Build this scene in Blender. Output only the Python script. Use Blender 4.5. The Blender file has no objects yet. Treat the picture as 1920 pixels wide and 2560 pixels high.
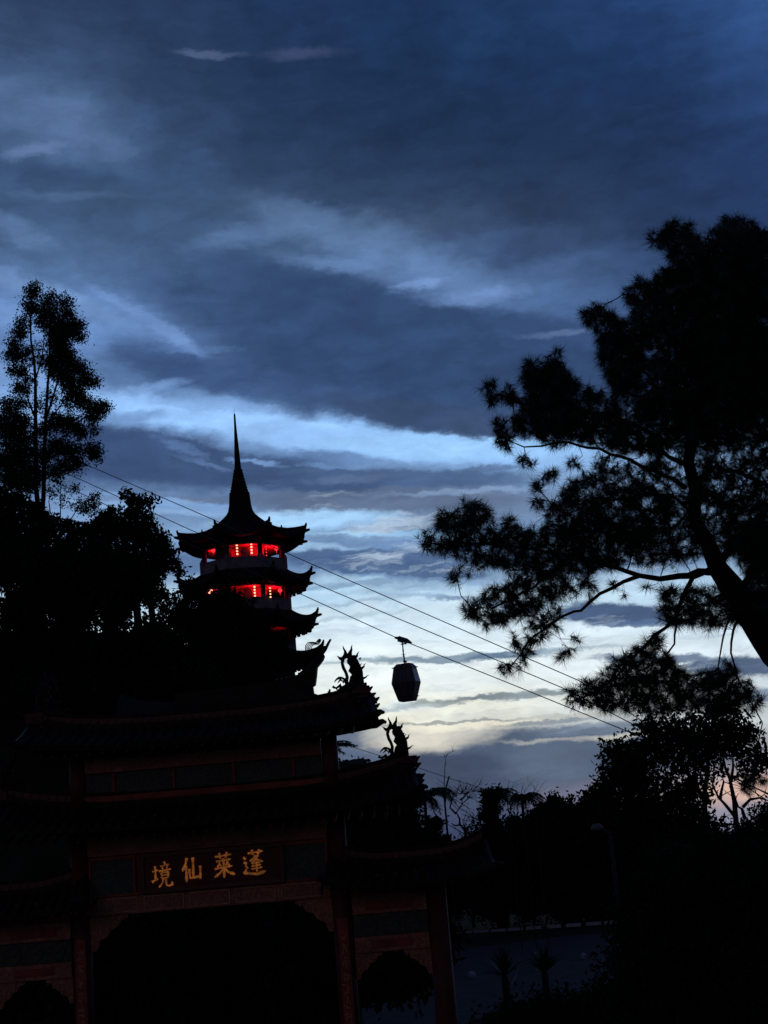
import bpy, math, random
import numpy as np
from mathutils import Vector, Matrix
PI = math.pi
R = math.radians
random.seed(7)
rng = np.random.default_rng(7)
scene = bpy.context.scene
COL = scene.collection

# ------------------------------------------------------------------ camera
EYE = 6.5
PITCH, ROLL, FOC = R(13.0), R(4.8), 3703.0          # FOC: focal length in pixels of the 1920x2560 photo
cp, sp = math.cos(PITCH), math.sin(PITCH)
right0, up0, fwd = Vector((1, 0, 0)), Vector((0, -sp, cp)), Vector((0, cp, sp))
RT = right0 * math.cos(ROLL) - up0 * math.sin(ROLL)
UPV = right0 * math.sin(ROLL) + up0 * math.cos(ROLL)
cam_d = bpy.data.cameras.new('camera')
cam = bpy.data.objects.new('camera', cam_d)
COL.objects.link(cam)
cam.matrix_world = Matrix(((RT.x, UPV.x, -fwd.x, 0), (RT.y, UPV.y, -fwd.y, 0), (RT.z, UPV.z, -fwd.z, EYE), (0, 0, 0, 1)))
cam_d.sensor_fit = 'VERTICAL'
cam_d.sensor_height = 36.0
cam_d.lens = 36.0 * FOC / 2560.0
cam_d.clip_end = 20000
scene.camera = cam


def ray(px, py):
    return RT * ((px - 960) / FOC) + UPV * ((1280 - py) / FOC) + fwd


def at(px, py, Y):
    """world point at distance Y (metres along +Y) seen at that place of the photograph (survey of the site)"""
    d = ray(px, py)
    return Vector((d.x / d.y * Y, Y, EYE + d.z / d.y * Y))


def azel(px, py):
    d = ray(px, py)
    return math.degrees(math.atan2(d.x, d.y)), math.degrees(math.atan2(d.z, math.hypot(d.x, d.y)))


# ------------------------------------------------------------------ sky
def lin(c):
    return tuple(((v / 255) / 12.92 if v / 255 <= .04045 else ((v / 255 + .055) / 1.055) ** 2.4) for v in c)


def slin(c):
    r, g, b = c
    k = max(0.0, 1 - max(0, g - 90) / 90.0) if g > 90 else 1.0
    return lin((r * (1 + .02 * k), g * (1 + .045 * k), b * (1 + .0 * k)))


world = bpy.data.worlds.new('World')
scene.world = world
world.use_nodes = True
wt = world.node_tree
wt.nodes.clear()
S8 = 1920 / 1659.0


class NT:
    def __init__(s, t): s.t = t
    def n(s, typ, **kw):
        o = s.t.nodes.new(typ)
        for k, v in kw.items():
            setattr(o, k, v)
        return o
    def put(s, sock, v):
        if hasattr(v, 'is_linked') or isinstance(v, bpy.types.NodeSocket):
            s.t.links.new(v, sock)
        else:
            sock.default_value = v
    def math(s, op, a, b=None, c=None, clamp=False):
        o = s.n('ShaderNodeMath', operation=op, use_clamp=clamp)
        s.put(o.inputs[0], a)
        if b is not None: s.put(o.inputs[1], b)
        if c is not None: s.put(o.inputs[2], c)
        return o.outputs[0]
    def vmath(s, op, a, b=None, scale=None):
        o = s.n('ShaderNodeVectorMath', operation=op)
        s.put(o.inputs[0], a)
        if b is not None: s.put(o.inputs[1], b)
        if scale is not None: s.put(o.inputs['Scale'], scale)
        return o.outputs['Value'] if op in ('LENGTH', 'DOT_PRODUCT') else o.outputs['Vector']
    def mix(s, f, a, b, blend='MIX'):
        o = s.n('ShaderNodeMix', data_type='RGBA', blend_type=blend)
        s.put(o.inputs['Factor'], f)
        s.put(o.inputs[6], a if not isinstance(a, tuple) else (*a, 1))
        s.put(o.inputs[7], b if not isinstance(b, tuple) else (*b, 1))
        return o.outputs[2]
    def smooth(s, v, a, b, c=0.0, d=1.0):
        o = s.n('ShaderNodeMapRange', interpolation_type='SMOOTHSTEP')
        s.put(o.inputs['Value'], v)
        for k, x in (('From Min', a), ('From Max', b), ('To Min', c), ('To Max', d)):
            s.put(o.inputs[k], x)
        return o.outputs['Result']
    def noise(s, vec, scale, detail=4, rough=.5, color=False, lac=2.0):
        o = s.n('ShaderNodeTexNoise', noise_dimensions='3D')
        s.put(o.inputs['Vector'], vec)
        o.inputs['Scale'].default_value = scale
        o.inputs['Detail'].default_value = detail
        o.inputs['Roughness'].default_value = rough
        o.inputs['Lacunarity'].default_value = lac
        return o.outputs['Color'] if color else o.outputs['Fac']
    def mapping(s, vec, loc=(0, 0, 0), rot=(0, 0, 0), scale=(1, 1, 1), typ='POINT'):
        o = s.n('ShaderNodeMapping', vector_type=typ)
        s.put(o.inputs['Vector'], vec)
        o.inputs['Location'].default_value = loc
        o.inputs['Rotation'].default_value = rot
        o.inputs['Scale'].default_value = scale
        return o.outputs['Vector']


W = NT(wt)
tc = W.n('ShaderNodeTexCoord')
sep = W.n('ShaderNodeSeparateXYZ')
wt.links.new(tc.outputs['Generated'], sep.inputs[0])
dx, dy, dz = sep.outputs
az = W.math('MULTIPLY', W.math('ARCTAN2', dx, dy), 180 / PI)
el = W.math('MULTIPLY', W.math('ARCSINE', W.math('MINIMUM', W.math('MAXIMUM', dz, -.9999), .9999)), 180 / PI)
cmb = W.n('ShaderNodeCombineXYZ')
wt.links.new(az, cmb.inputs[0]); wt.links.new(el, cmb.inputs[1])
P = cmb.outputs[0]
# cloud edges are pushed about by turbulence, wider than tall like a layered evening sky
str_ = W.mapping(P, rot=(0, 0, R(4)), scale=(.36, 1.0, 1))
str_hi = W.mapping(P, rot=(0, 0, R(14)), scale=(.55, 1.0, 1))
w1 = W.vmath('SUBTRACT', W.noise(str_, .35, 2, .5, True), (.5, .5, .5))
w2 = W.vmath('SUBTRACT', W.noise(str_hi, 1.5, 6, .62, True), (.5, .5, .5))
Pw = W.vmath('ADD', P, W.vmath('MULTIPLY', w1, (1.6, 1.0, 0)))
Pw = W.vmath('ADD', Pw, W.vmath('MULTIPLY', w2, (1.7, 1.15, 0)))
w3 = W.vmath('SUBTRACT', W.noise(str_, 4.5, 4, .6, True), (.5, .5, .5))
Ps = W.vmath('ADD', P, W.vmath('MULTIPLY', w1, (.5, .35, 0)))
Ps = W.vmath('ADD', Ps, W.vmath('MULTIPLY', w2, (1.6, .6, 0)))
Ps = W.vmath('ADD', Ps, W.vmath('MULTIPLY', w3, (.6, .24, 0)))
sw = W.n('ShaderNodeSeparateXYZ')
wt.links.new(Pw, sw.inputs[0])
azw, elw = sw.outputs[0], sw.outputs[1]

# surveyed sky brightness: rows down the photo (y in 1659-wide pixels), colours at x = 0,275,550,830,1100,1380,1659
SX = [0, 275, 550, 830, 1100, 1380, 1659]
SKY = [
 (-60, [(44, 60, 96), (38, 54, 90), (30, 50, 88), (26, 46, 86), (30, 52, 96), (34, 60, 108), (46, 78, 136)]),
 (0,   [(47, 64, 100), (40, 57, 92), (31, 52, 90), (27, 49, 88), (31, 54, 97), (35, 61, 110), (48, 80, 138)]),
 (130, [(62, 85, 126), (44, 62, 97), (32, 51, 88), (26, 48, 84), (27, 50, 90), (29, 52, 96), (42, 70, 124)]),
 (260, [(80, 104, 150), (56, 78, 118), (38, 58, 96), (30, 50, 86), (29, 50, 87), (29, 49, 88), (38, 62, 112)]),
 (380, [(62, 86, 128), (62, 86, 128), (48, 68, 106), (40, 58, 94), (36, 55, 90), (33, 52, 90), (38, 60, 108)]),
 (480, [(62, 84, 124), (62, 84, 122), (62, 84, 122), (60, 79, 115), (48, 65, 99), (36, 54, 90), (36, 56, 100)]),
 (560, [(84, 112, 160), (60, 82, 122), (66, 90, 134), (78, 103, 150), (64, 85, 128), (50, 70, 112), (40, 60, 105)]),
 (640, [(104, 138, 196), (88, 118, 168), (50, 69, 110), (54, 74, 118), (92, 124, 180), (60, 84, 130), (50, 72, 120)]),
 (720, [(98, 130, 188), (104, 140, 200), (50, 70, 112), (46, 64, 106), (54, 76, 122), (56, 78, 124), (55, 80, 130)]),
 (790, [(94, 126, 178), (70, 94, 142), (52, 72, 116), (46, 64, 106), (44, 62, 106), (46, 64, 108), (50, 72, 120)]),
 (850, [(124, 162, 218), (100, 134, 190), (72, 98, 148), (44, 62, 102), (43, 60, 98), (46, 64, 106), (60, 84, 130)]),
 (900, [(140, 182, 236), (140, 184, 238), (138, 182, 238), (80, 106, 156), (48, 64, 102), (60, 80, 124), (100, 130, 180)]),
 (950, [(92, 120, 168), (80, 106, 154), (146, 190, 244), (152, 197, 248), (142, 186, 236), (130, 170, 220), (130, 170, 220)]),
 (1000, [(58, 78, 120), (62, 84, 128), (66, 88, 134), (110, 146, 200), (140, 180, 228), (140, 178, 222), (150, 186, 228)]),
 (1050, [(90, 118, 164), (84, 106, 148), (64, 86, 128), (76, 98, 140), (104, 128, 168), (120, 150, 196), (140, 176, 220)]),
 (1100, [(120, 152, 200), (118, 148, 194), (112, 142, 188), (96, 114, 148), (98, 116, 150), (110, 134, 172), (150, 186, 226)]),
 (1150, [(110, 136, 176), (110, 138, 178), (140, 180, 222), (134, 172, 214), (120, 152, 198), (110, 140, 186), (150, 186, 220)]),
 (1210, [(90, 116, 160), (90, 116, 160), (92, 118, 164), (92, 122, 170), (92, 120, 166), (96, 122, 168), (130, 160, 200)]),
 (1270, [(160, 196, 226), (160, 196, 226), (168, 204, 232), (178, 214, 238), (186, 220, 242), (180, 214, 238), (180, 212, 236)]),
 (1340, [(200, 224, 240), (200, 224, 240), (214, 234, 246), (214, 234, 246), (218, 236, 246), (208, 228, 242), (214, 232, 244)]),
 (1420, [(226, 240, 246), (226, 240, 246), (230, 243, 248), (232, 245, 250), (230, 243, 248), (222, 236, 244), (220, 234, 242)]),
 (1500, [(232, 240, 240), (232, 240, 240), (238, 246, 244), (240, 248, 244), (238, 245, 242), (218, 228, 230), (200, 214, 224)]),
 (1550, [(222, 222, 208), (222, 222, 208), (236, 238, 222), (240, 240, 222), (236, 235, 214), (210, 212, 204), (190, 200, 206)]),
 (1600, [(120, 134, 158), (120, 134, 158), (110, 124, 150), (150, 158, 168), (130, 140, 158), (120, 132, 156), (150, 156, 170)]),
 (1650, [(58, 72, 102), (58, 72, 102), (58, 72, 102), (76, 90, 124), (88, 102, 134), (96, 108, 142), (176, 164, 170)]),
 (1710, [(50, 62, 98), (50, 62, 98), (50, 62, 98), (54, 68, 104), (70, 82, 114), (112, 112, 138), (196, 172, 172)]),
 (1790, [(44, 56, 92), (44, 56, 92), (44, 56, 92), (48, 60, 96), (60, 72, 104), (90, 98, 130), (120, 130, 160)]),
 (1900, [(36, 46, 78), (36, 46, 78), (36, 46, 78), (40, 50, 82), (46, 56, 86), (60, 70, 100), (80, 92, 124)]),
]


def sky_at(x, y):
    x = min(max(x, 0), 1659)
    rows = [r[0] for r in SKY]
    y = min(max(y, rows[0]), rows[-1])
    j = max(k for k in range(len(rows) - 1) if rows[k] <= y)
    i = max(k for k in range(6) if SX[k] <= x)
    fx = (x - SX[i]) / (SX[i + 1] - SX[i]); fy = (y - rows[j]) / (rows[j + 1] - rows[j])
    def L(a, b, t): return tuple(p + (q - p) * t for p, q in zip(a, b))
    a = L(SKY[j][1][i], SKY[j][1][i + 1], fx); b = L(SKY[j + 1][1][i], SKY[j + 1][1][i + 1], fx)
    dim = 1 - .07 * math.exp(-((y - 300) / 190) ** 2)
    return slin(tuple(v * dim for v in L(a, b, fy)))


def pix_of(a, e):
    d = Vector((math.sin(R(a)) * math.cos(R(e)), math.cos(R(a)) * math.cos(R(e)), math.sin(R(e))))
    z = d.dot(fwd)
    return (960 + FOC * d.dot(RT) / z) / S8, (1280 - FOC * d.dot(UPV) / z) / S8


AZS = [-17.5, -12.5, -7.5, -2.5, 2.5, 7.5, 12.5, 17.5]
ELN = 30
EL0, EL1 = -1.0, 35.0
base = None
fel = W.math('DIVIDE', W.math('SUBTRACT', elw, EL0), EL1 - EL0, clamp=True)
prev = None
for k, a in enumerate(AZS):
    rp = W.n('ShaderNodeValToRGB')
    wt.links.new(fel, rp.inputs[0])
    cr = rp.color_ramp
    cr.interpolation = 'B_SPLINE' if False else 'EASE'
    els = cr.elements
    while len(els) < ELN:
        els.new(0.5)
    for q in range(ELN):
        els[q].position = q / (ELN - 1)
    for q in range(ELN):
        e = EL0 + (EL1 - EL0) * q / (ELN - 1)
        els[q].color = (*sky_at(*pix_of(a, e)), 1)
    c = rp.outputs[0]
    if prev is None:
        base = c
    else:
        base = W.mix(W.smooth(azw, AZS[k - 1], a), base, c)
    prev = c

# separate cloud bars and bright openings: x, y, rx, ry (1659-wide px), tilt, softness, colour, cover, warp(w/s)
FEAT = [
 (120, 262, 190, 78, -8, .95, (90, 116, 164), .5, 'w'), (70, 325, 60, 14, 14, .95, (118, 144, 196), .4, 's'), (200, 300, 90, 40, -30, .95, (88, 112, 158), .4, 'w'),
 (150, 426, 95, 9, 4, .95, (88, 114, 160), .4, 's'), (20, 500, 90, 26, -18, .9, (96, 124, 172), .5, 'w'), (120, 380, 160, 20, 3, .9, (52, 72, 112), .5, 's'),
 (445, 111, 70, 8, 0, .95, (84, 98, 138), .55, 's'), (655, 112, 80, 12, 4, .95, (66, 78, 120), .6, 's'),
 (560, 505, 130, 22, 12, .95, (88, 116, 164), .7, 's'), (700, 480, 180, 40, -6, .95, (86, 110, 152), .6, 'w'),
 (800, 535, 230, 46, -16, .95, (92, 120, 166), .6, 's'), (940, 595, 200, 50, -14, .95, (96, 126, 176), .65, 's'),
 (1030, 640, 90, 22, 4, .95, (122, 156, 214), .55, 's'), (700, 570, 110, 16, -8, .95, (112, 146, 198), .4, 's'), (900, 615, 60, 10, 10, .9, (126, 160, 218), .6, 's'),
 (120, 640, 220, 22, -17, .95, (122, 158, 212), .5, 's'), (345, 712, 150, 14, -27, .95, (132, 168, 228), .55, 's'), (300, 690, 120, 30, -27, .95, (96, 128, 184), .45, 's'),
 (60, 700, 160, 30, -12, .9, (118, 154, 212), .5, 'w'), (100, 820, 160, 20, -6, .9, (136, 176, 232), .5, 'w'),
 (600, 605, 180, 46, -10, .7, (49, 69, 110), .8, 's'), (800, 660, 240, 44, -13, .6, (48, 69, 111), .9, 's'), (1040, 702, 230, 34, -7, .6, (49, 70, 112), .9, 's'),
 (700, 720, 420, 75, -12, .4, (49, 70, 112), .75, 'w'),
 (960, 800, 480, 96, -6, .5, (48, 70, 112), .85, 's'),
 (420, 800, 200, 42, -10, .5, (54, 76, 122), .75, 's'), (560, 830, 260, 36, -9, .5, (56, 78, 124), .7, 's'),
 (1210, 722, 80, 7, 2, .95, (96, 116, 162), .55, 's'),
 (420, 755, 90, 8, 4, .9, (96, 128, 184), .4, 's'),
 (290, 850, 100, 12, 18, .9, (132, 172, 228), .6, 's'), (520, 876, 120, 8, -6, .9, (130, 168, 222), .5, 's'),
 (690, 940, 560, 34, -6.5, .45, (150, 196, 250), .97, 's'),
 (980, 966, 300, 27, -2, .4, (154, 202, 252), .97, 's'),
 (930, 900, 270, 34, -7, .45, (52, 70, 108), .95, 's'), (1100, 925, 160, 26, -3, .35, (56, 74, 112), .9, 's'),
 (300, 895, 60, 12, 4, .8, (92, 120, 172), .6, 's'), (430, 880, 120, 10, -4, .8, (116, 152, 206), .5, 's'),
 (360, 985, 230, 52, -9, .4, (56, 76, 120), .95, 's'), (210, 980, 140, 60, -4, .3, (56, 76, 120), .9, 's'),
 (600, 1025, 300, 38, -5, .45, (58, 78, 120), .92, 's'), (900, 1030, 260, 24, -2, .4, (70, 92, 136), .85, 's'),
 (560, 998, 60, 6, -6, .8, (118, 152, 206), .75, 's'), (395, 966, 60, 9, -18, .9, (92, 120, 172), .6, 's'), (700, 1008, 50, 5, -4, .9, (104, 136, 188), .6, 's'), (450, 1000, 60, 6, -14, .9, (100, 130, 182), .5, 's'),
 (950, 1010, 220, 9, -1, .9, (126, 164, 214), .6, 's'), (1060, 1012, 60, 7, 3, .6, (74, 96, 140), .7, 's'),
 (760, 1036, 90, 10, 4, .6, (84, 102, 142), .8, 's'),
 (850, 1083, 330, 28, 2, .5, (92, 106, 140), .85, 's'), (1000, 1062, 160, 6, 3, .8, (132, 158, 196), .7, 's'), (520, 1074, 260, 9, 3, .7, (92, 108, 142), .6, 's'),
 (380, 1085, 150, 10, -4, .6, (128, 166, 218), .8, 's'), (330, 1100, 200, 9, -2, .8, (150, 190, 236), .6, 's'),
 (680, 1120, 170, 18, 2, .7, (166, 210, 250), .92, 's'), (900, 1158, 340, 12, -3, .8, (156, 200, 240), .85, 's'),
 (640, 1178, 160, 9, -3, .8, (170, 210, 244), .8, 's'), (880, 1140, 200, 6, 2, .8, (98, 118, 156), .7, 's'), (760, 1160, 160, 5, -2, .8, (104, 128, 168), .6, 's'),
 (800, 1205, 200, 20, -1, .4, (70, 94, 140), .9, 's'), (860, 1228, 220, 22, -4, .4, (68, 92, 138), .92, 's'), (1120, 1215, 260, 18, -1, .5, (80, 104, 150), .7, 's'),
 (400, 1215, 120, 26, 0, .6, (84, 110, 156), .8, 's'),
 (900, 1250, 240, 6, -4, .9, (128, 158, 198), .6, 's'), (760, 1262, 180, 6, 4, .8, (110, 138, 178), .6, 's'),
 (760, 1300, 160, 5, 6, .9, (150, 180, 206), .6, 's'), (860, 1285, 130, 5, -3, .9, (140, 170, 200), .6, 's'), (760, 1330, 140, 5, 8, .9, (160, 188, 210), .55, 's'),
 (1330, 1326, 130, 26, -2, .35, (60, 80, 122), .97, 's'), (1060, 1305, 130, 9, -8, .5, (92, 118, 160), .8, 's'), (1400, 1345, 120, 9, 0, .5, (84, 106, 148), .8, 's'),
 (1000, 1421, 230, 9, 3, .5, (100, 124, 150), .85, 's'), (1090, 1414, 90, 7, 6, .5, (84, 106, 138), .8, 's'), (1420, 1420, 140, 9, 0, .5, (84, 104, 138), .9, 's'),
 (1590, 1438, 130, 24, 2, .4, (62, 82, 120), .95, 's'), (1640, 1500, 110, 18, 2, .5, (90, 108, 144), .8, 's'),
 (780, 1430, 110, 5, 3, .8, (140, 164, 180), .7, 's'), (1250, 1402, 120, 5, 3, .8, (150, 172, 190), .6, 's'),
 (960, 1518, 170, 7, 6, .6, (132, 144, 150), .8, 's'), (1120, 1502, 170, 8, 4, .6, (112, 126, 140), .85, 's'), (1210, 1496, 130, 5, 3, .6, (136, 148, 156), .7, 's'), (870, 1530, 90, 4, 6, .9, (160, 166, 164), .7, 's'),
 (1250, 1545, 120, 6, 4, .7, (170, 172, 166), .6, 's'),
 (1180, 1640, 420, 72, 0, .35, (68, 84, 114), .95, 's'), (900, 1680, 260, 60, 0, .3, (57, 71, 101), .95, 's'),
 (1280, 1575, 130, 14, 3, .5, (100, 114, 140), .85, 's'),
 (780, 1620, 120, 46, 4, .4, (84, 98, 130), .9, 's'),
 (905, 1592, 110, 30, 4, .8, (232, 226, 208), .9, 's'), (990, 1590, 90, 26, 10, .9, (206, 204, 196), .7, 's'), (850, 1580, 60, 20, 0, .9, (200, 204, 204), .6, 's'),
 (1010, 1566, 170, 10, 3, .8, (236, 232, 214), .85, 's'), (1200, 1600, 110, 5, 1, .9, (200, 198, 190), .6, 's'), (1340, 1592, 80, 8, 6, .8, (214, 212, 200), .7, 's'),
 (960, 1562, 180, 4, 3, .7, (128, 138, 146), .8, 's'), (1180, 1558, 110, 5, 5, .6, (112, 124, 142), .8, 's'), (880, 1558, 60, 8, 3, .9, (238, 236, 218), .7, 's'),
 (1300, 1700, 160, 26, 10, .9, (118, 112, 140), .6, 's'), (1600, 1705, 90, 30, 4, .7, (222, 184, 168), .8, 's'), (1500, 1680, 90, 20, 4, .9, (186, 176, 182), .6, 's'),
 (1200, 1650, 110, 60, 10, .95, (96, 110, 138), .5, 's'),
]
for (fx, fy, rx, ry, ang, soft, c, cov, kind) in FEAT:
    a0, e0 = azel(fx * S8, fy * S8)
    k = S8 / FOC * 180 / PI
    # taking a hair of the colour so far keeps the shader evaluating one cloud after another
    ma = W.n('ShaderNodeVectorMath', operation='MULTIPLY_ADD')
    W.put(ma.inputs[0], base); ma.inputs[1].default_value = (1e-6, 1e-6, 0); W.put(ma.inputs[2], Pw if kind == 'w' else Ps)
    mp = W.mapping(ma.outputs[0], loc=(a0, e0, 0), rot=(0, 0, R(ang) - ROLL), scale=(rx * k / math.cos(R(e0)), ry * k, 1), typ='TEXTURE')
    ln = W.vmath('LENGTH', mp)
    m = W.smooth(ln, 1 - soft * .75, 1 + soft * .55, cov, 0.0)
    base = W.mix(m, base, slin(c))
# fine texture of the cloud sheet
lowm = W.math('MULTIPLY', W.smooth(el, 3.0, 6.0), W.smooth(el, 15.2, 12.5))
n5 = W.noise(W.mapping(Ps, scale=(.17, 1.25, 1), rot=(0, 0, R(2))), 1.25, 7, .62)
base = W.mix(W.math('MULTIPLY', W.smooth(n5, .52, .72), W.math('MULTIPLY', lowm, .36)), base, lin((110, 136, 176)))
base = W.mix(W.math('MULTIPLY', W.smooth(n5, .46, .30), W.math('MULTIPLY', lowm, .45)), base, lin((214, 234, 250)))
t1 = W.noise(str_, 1.6, 9, .62)
t2 = W.noise(W.mapping(Pw, scale=(.28, 1.1, 1), rot=(0, 0, R(-3))), 1.1, 8, .6)
g1 = W.smooth(t1, .32, .68, .95, 1.06)
g2 = W.smooth(t2, .3, .7, .90, 1.10)
t3 = W.noise(W.mapping(Pw, scale=(.62, 1.0, 1), rot=(0, 0, R(12))), .8, 8, .58)
g3 = W.math('ADD', W.math('MULTIPLY', W.smooth(t3, .3, .7, -.09, .11), W.smooth(el, 13, 18)), 1.0)
gg = W.math('MULTIPLY', W.math('MULTIPLY', g1, g2), g3)
cg = W.n('ShaderNodeCombineXYZ')
for q in range(3): wt.links.new(gg, cg.inputs[q])
base = W.mix(1.0, base, cg.outputs[0], 'MULTIPLY')
# away from the afterglow the evening sky goes on as plain dim cloud
side = W.mix(W.smooth(el, 2, 40), lin((62, 74, 106)), lin((34, 50, 88)))
off = W.math('ABSOLUTE', az)
base = W.mix(W.smooth(off, 18, 70), base, side)
topc = W.mix(W.smooth(off, 0, 120), lin((34, 54, 96)), lin((26, 36, 62)))
base = W.mix(W.smooth(el, 30, 55), base, topc)
base = W.mix(W.smooth(el, -1.5, -4), base, lin((20, 26, 40)))
bg = W.n('ShaderNodeBackground'); wt.links.new(base, bg.inputs[0]); bg.inputs[1].default_value = 1.0
nish = W.n('ShaderNodeTexSky', sky_type='NISHITA')
nish.sun_disc = False
nish.sun_elevation = R(-4)
nish.sun_rotation = R(8)
bg2 = W.n('ShaderNodeBackground'); wt.links.new(nish.outputs[0], bg2.inputs[0]); bg2.inputs[1].default_value = 0.05
ad = W.n('ShaderNodeAddShader'); wt.links.new(bg.outputs[0], ad.inputs[0]); wt.links.new(bg2.outputs[0], ad.inputs[1])
wo = W.n('ShaderNodeOutputWorld'); wt.links.new(ad.outputs[0], wo.inputs[0])
try:
    world.cycles.sampling_method = 'MANUAL'
    world.cycles.sample_map_resolution = 512
except Exception:
    pass

# added warm fill from behind the viewpoint, opposite the afterglow, very weak and broad
sd = bpy.data.lights.new('warm_fill', 'SUN')
sd.energy = 0.05
sd.angle = R(20)
sd.color = (1.0, .50, .26)
so = bpy.data.objects.new('warm_fill', sd)
COL.objects.link(so)
so.rotation_euler = (R(74), 0, R(-24))
scene.view_settings.view_transform = 'Standard'
scene.view_settings.look = 'None'
scene.view_settings.exposure = 0
scene.view_settings.gamma = 1
scene.view_settings.use_curve_mapping = False
scene.cycles.max_bounces = 5
scene.cycles.diffuse_bounces = 3


# ------------------------------------------------------------------ materials
MATS = {}


def mat(name, c, rough=.7, var=.25, scale=6.0, metal=0.0, spec=.3, bump=0.0, c2=None, emit=None, es=0.0):
    if name in MATS: return MATS[name]
    m = bpy.data.materials.new(name)
    m.use_nodes = True
    t = m.node_tree
    N = NT(t)
    b = t.nodes['Principled BSDF']
    tcn = N.n('ShaderNodeTexCoord')
    ns = N.noise(tcn.outputs['Object'], scale, 6, .6)
    f = N.smooth(ns, .3, .7)
    lo = tuple(v * (1 - var) for v in c) if c2 is None else c2
    col = N.mix(f, lo, tuple(min(1, v * (1 + var)) for v in c))
    t.links.new(col, b.inputs['Base Color'])
    b.inputs['Roughness'].default_value = rough
    b.inputs['Metallic'].default_value = metal
    b.inputs['Specular IOR Level'].default_value = spec
    if bump:
        bn = N.n('ShaderNodeBump'); bn.inputs['Strength'].default_value = bump
        bn.inputs['Distance'].default_value = .02
        t.links.new(N.noise(tcn.outputs['Object'], scale * 5, 4, .6), bn.inputs['Height'])
        t.links.new(bn.outputs[0], b.inputs['Normal'])
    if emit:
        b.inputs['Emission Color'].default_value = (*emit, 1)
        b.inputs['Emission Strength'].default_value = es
    if emit and es < 1:      # weak emission stands in for light on gilt letters, uneven with wear
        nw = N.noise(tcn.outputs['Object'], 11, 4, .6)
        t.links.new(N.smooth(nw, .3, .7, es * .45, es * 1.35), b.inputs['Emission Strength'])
    MATS[name] = m
    return m


def pattern_mat(name, c, c2, scale, rough=.7):
    """painted ornament: two enamel colours in a fine carved pattern"""
    m = bpy.data.materials.new(name); m.use_nodes = True
    t = m.node_tree; N = NT(t); b = t.nodes['Principled BSDF']
    tcn = N.n('ShaderNodeTexCoord')
    v = N.n('ShaderNodeTexVoronoi', feature='DISTANCE_TO_EDGE')
    v.inputs['Scale'].default_value = scale
    wv = N.vmath('ADD', tcn.outputs['Object'], N.vmath('SCALE', N.noise(tcn.outputs['Object'], scale * .8, 3, .5, True), scale=.25))
    t.links.new(wv, v.inputs['Vector'])
    f = N.smooth(v.outputs['Distance'], .02, .09)
    dirt = N.smooth(N.noise(tcn.outputs['Object'], 1.7, 6, .65), .3, .7, .65, 1.15)
    col = N.mix(f, c2, c)
    cc = N.n('ShaderNodeCombineXYZ')
    for q in range(3): t.links.new(dirt, cc.inputs[q])
    t.links.new(N.mix(1.0, col, cc.outputs[0], 'MULTIPLY'), b.inputs['Base Color'])
    b.inputs['Roughness'].default_value = rough
    bn = N.n('ShaderNodeBump'); bn.inputs['Strength'].default_value = .6; bn.inputs['Distance'].default_value = .02
    t.links.new(v.outputs['Distance'], bn.inputs['Height']); t.links.new(bn.outputs[0], b.inputs['Normal'])
    MATS[name] = m
    return m


M_NEEDLE = mat('pine_needle', (.022, .035, .016), .6, .35, 3)
M_BARK = mat('bark', (.022, .017, .013), .9, .35, 9, bump=.6)
M_LEAF = mat('leaf', (.020, .032, .014), .65, .4, 1.2, spec=.15)
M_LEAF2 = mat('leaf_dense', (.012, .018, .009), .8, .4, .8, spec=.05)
M_FROND = mat('frond', (.025, .045, .022), .6, .3, 4, spec=.2)
M_GRASS = mat('hill_soil', (.018, .022, .012), .95, .4, .4, spec=.05)
M_ASPH = mat('asphalt', (.045, .05, .06), .95, .25, .9, spec=.05, bump=.3)
M_KERB = mat('kerb_concrete', (.30, .30, .30), .8, .25, 4)
M_TILE = mat('glazed_tile', (.018, .013, .009), .6, .35, 5, spec=.12)
M_TRIM = mat('ridge_trim', (.11, .038, .026), .65, .25, 5)
M_RED = mat('red_lacquer', (.24, .045, .026), .6, .3, 4, spec=.2)
M_DRED = mat('dark_red_wood', (.085, .018, .013), .6, .3, 4, spec=.2)
M_BEAM = pattern_mat('painted_beam', (.26, .075, .04), (.38, .15, .07), 7)
M_TEAL = pattern_mat('green_tilework', (.020, .036, .026), (.085, .075, .035), 8)
M_GOLD_GLOW = mat('gilding_glow', (.62, .34, .08), .5, .2, 9, metal=0, spec=.4, emit=(1.0, .31, .055), es=.125)  # light on the sign letters is put in as emission, they are no lamps
M_BRASS = mat('gilt_relief', (.42, .20, .08), .55, .3, 9)
M_STONE = mat('stone_wall', (.16, .13, .13), .85, .25, 1.5, bump=.3)
M_PAG = mat('pagoda_wall', (.022, .017, .016), .85, .3, 1.2)
M_PAGROOF = mat('pagoda_roof', (.020, .016, .014), .8, .3, 2.5, spec=.08)
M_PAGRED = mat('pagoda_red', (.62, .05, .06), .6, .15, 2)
M_STEEL = mat('galvanised_steel', (.06, .065, .075), .55, .2, 5, metal=.3)
M_WHITE = mat('weathered_white', (.28, .28, .31), .7, .2, 5)
M_CAB = mat('cabin_shell', (.05, .046, .052), .45, .25, 2.5, spec=.4)
M_GLASS = mat('cabin_glass', (.075, .072, .08), .25, .15, 3, spec=.7)
M_LIT = mat('lantern_paper', (.8, .4, .2), .6, .1, 3, emit=(1.0, .34, .20), es=2.6)
M_LITR = mat('red_lantern_paper', (.7, .08, .06), .6, .1, 3, emit=(1.0, .03, .045), es=1.1)


# ------------------------------------------------------------------ builders
def empty(name, loc, label, cat, group=None, kind=None):
    o = bpy.data.objects.new(name, None)
    COL.objects.link(o)
    o.location = loc
    o.empty_display_size = .2
    tag(o, label, cat, group, kind)
    return o


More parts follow.
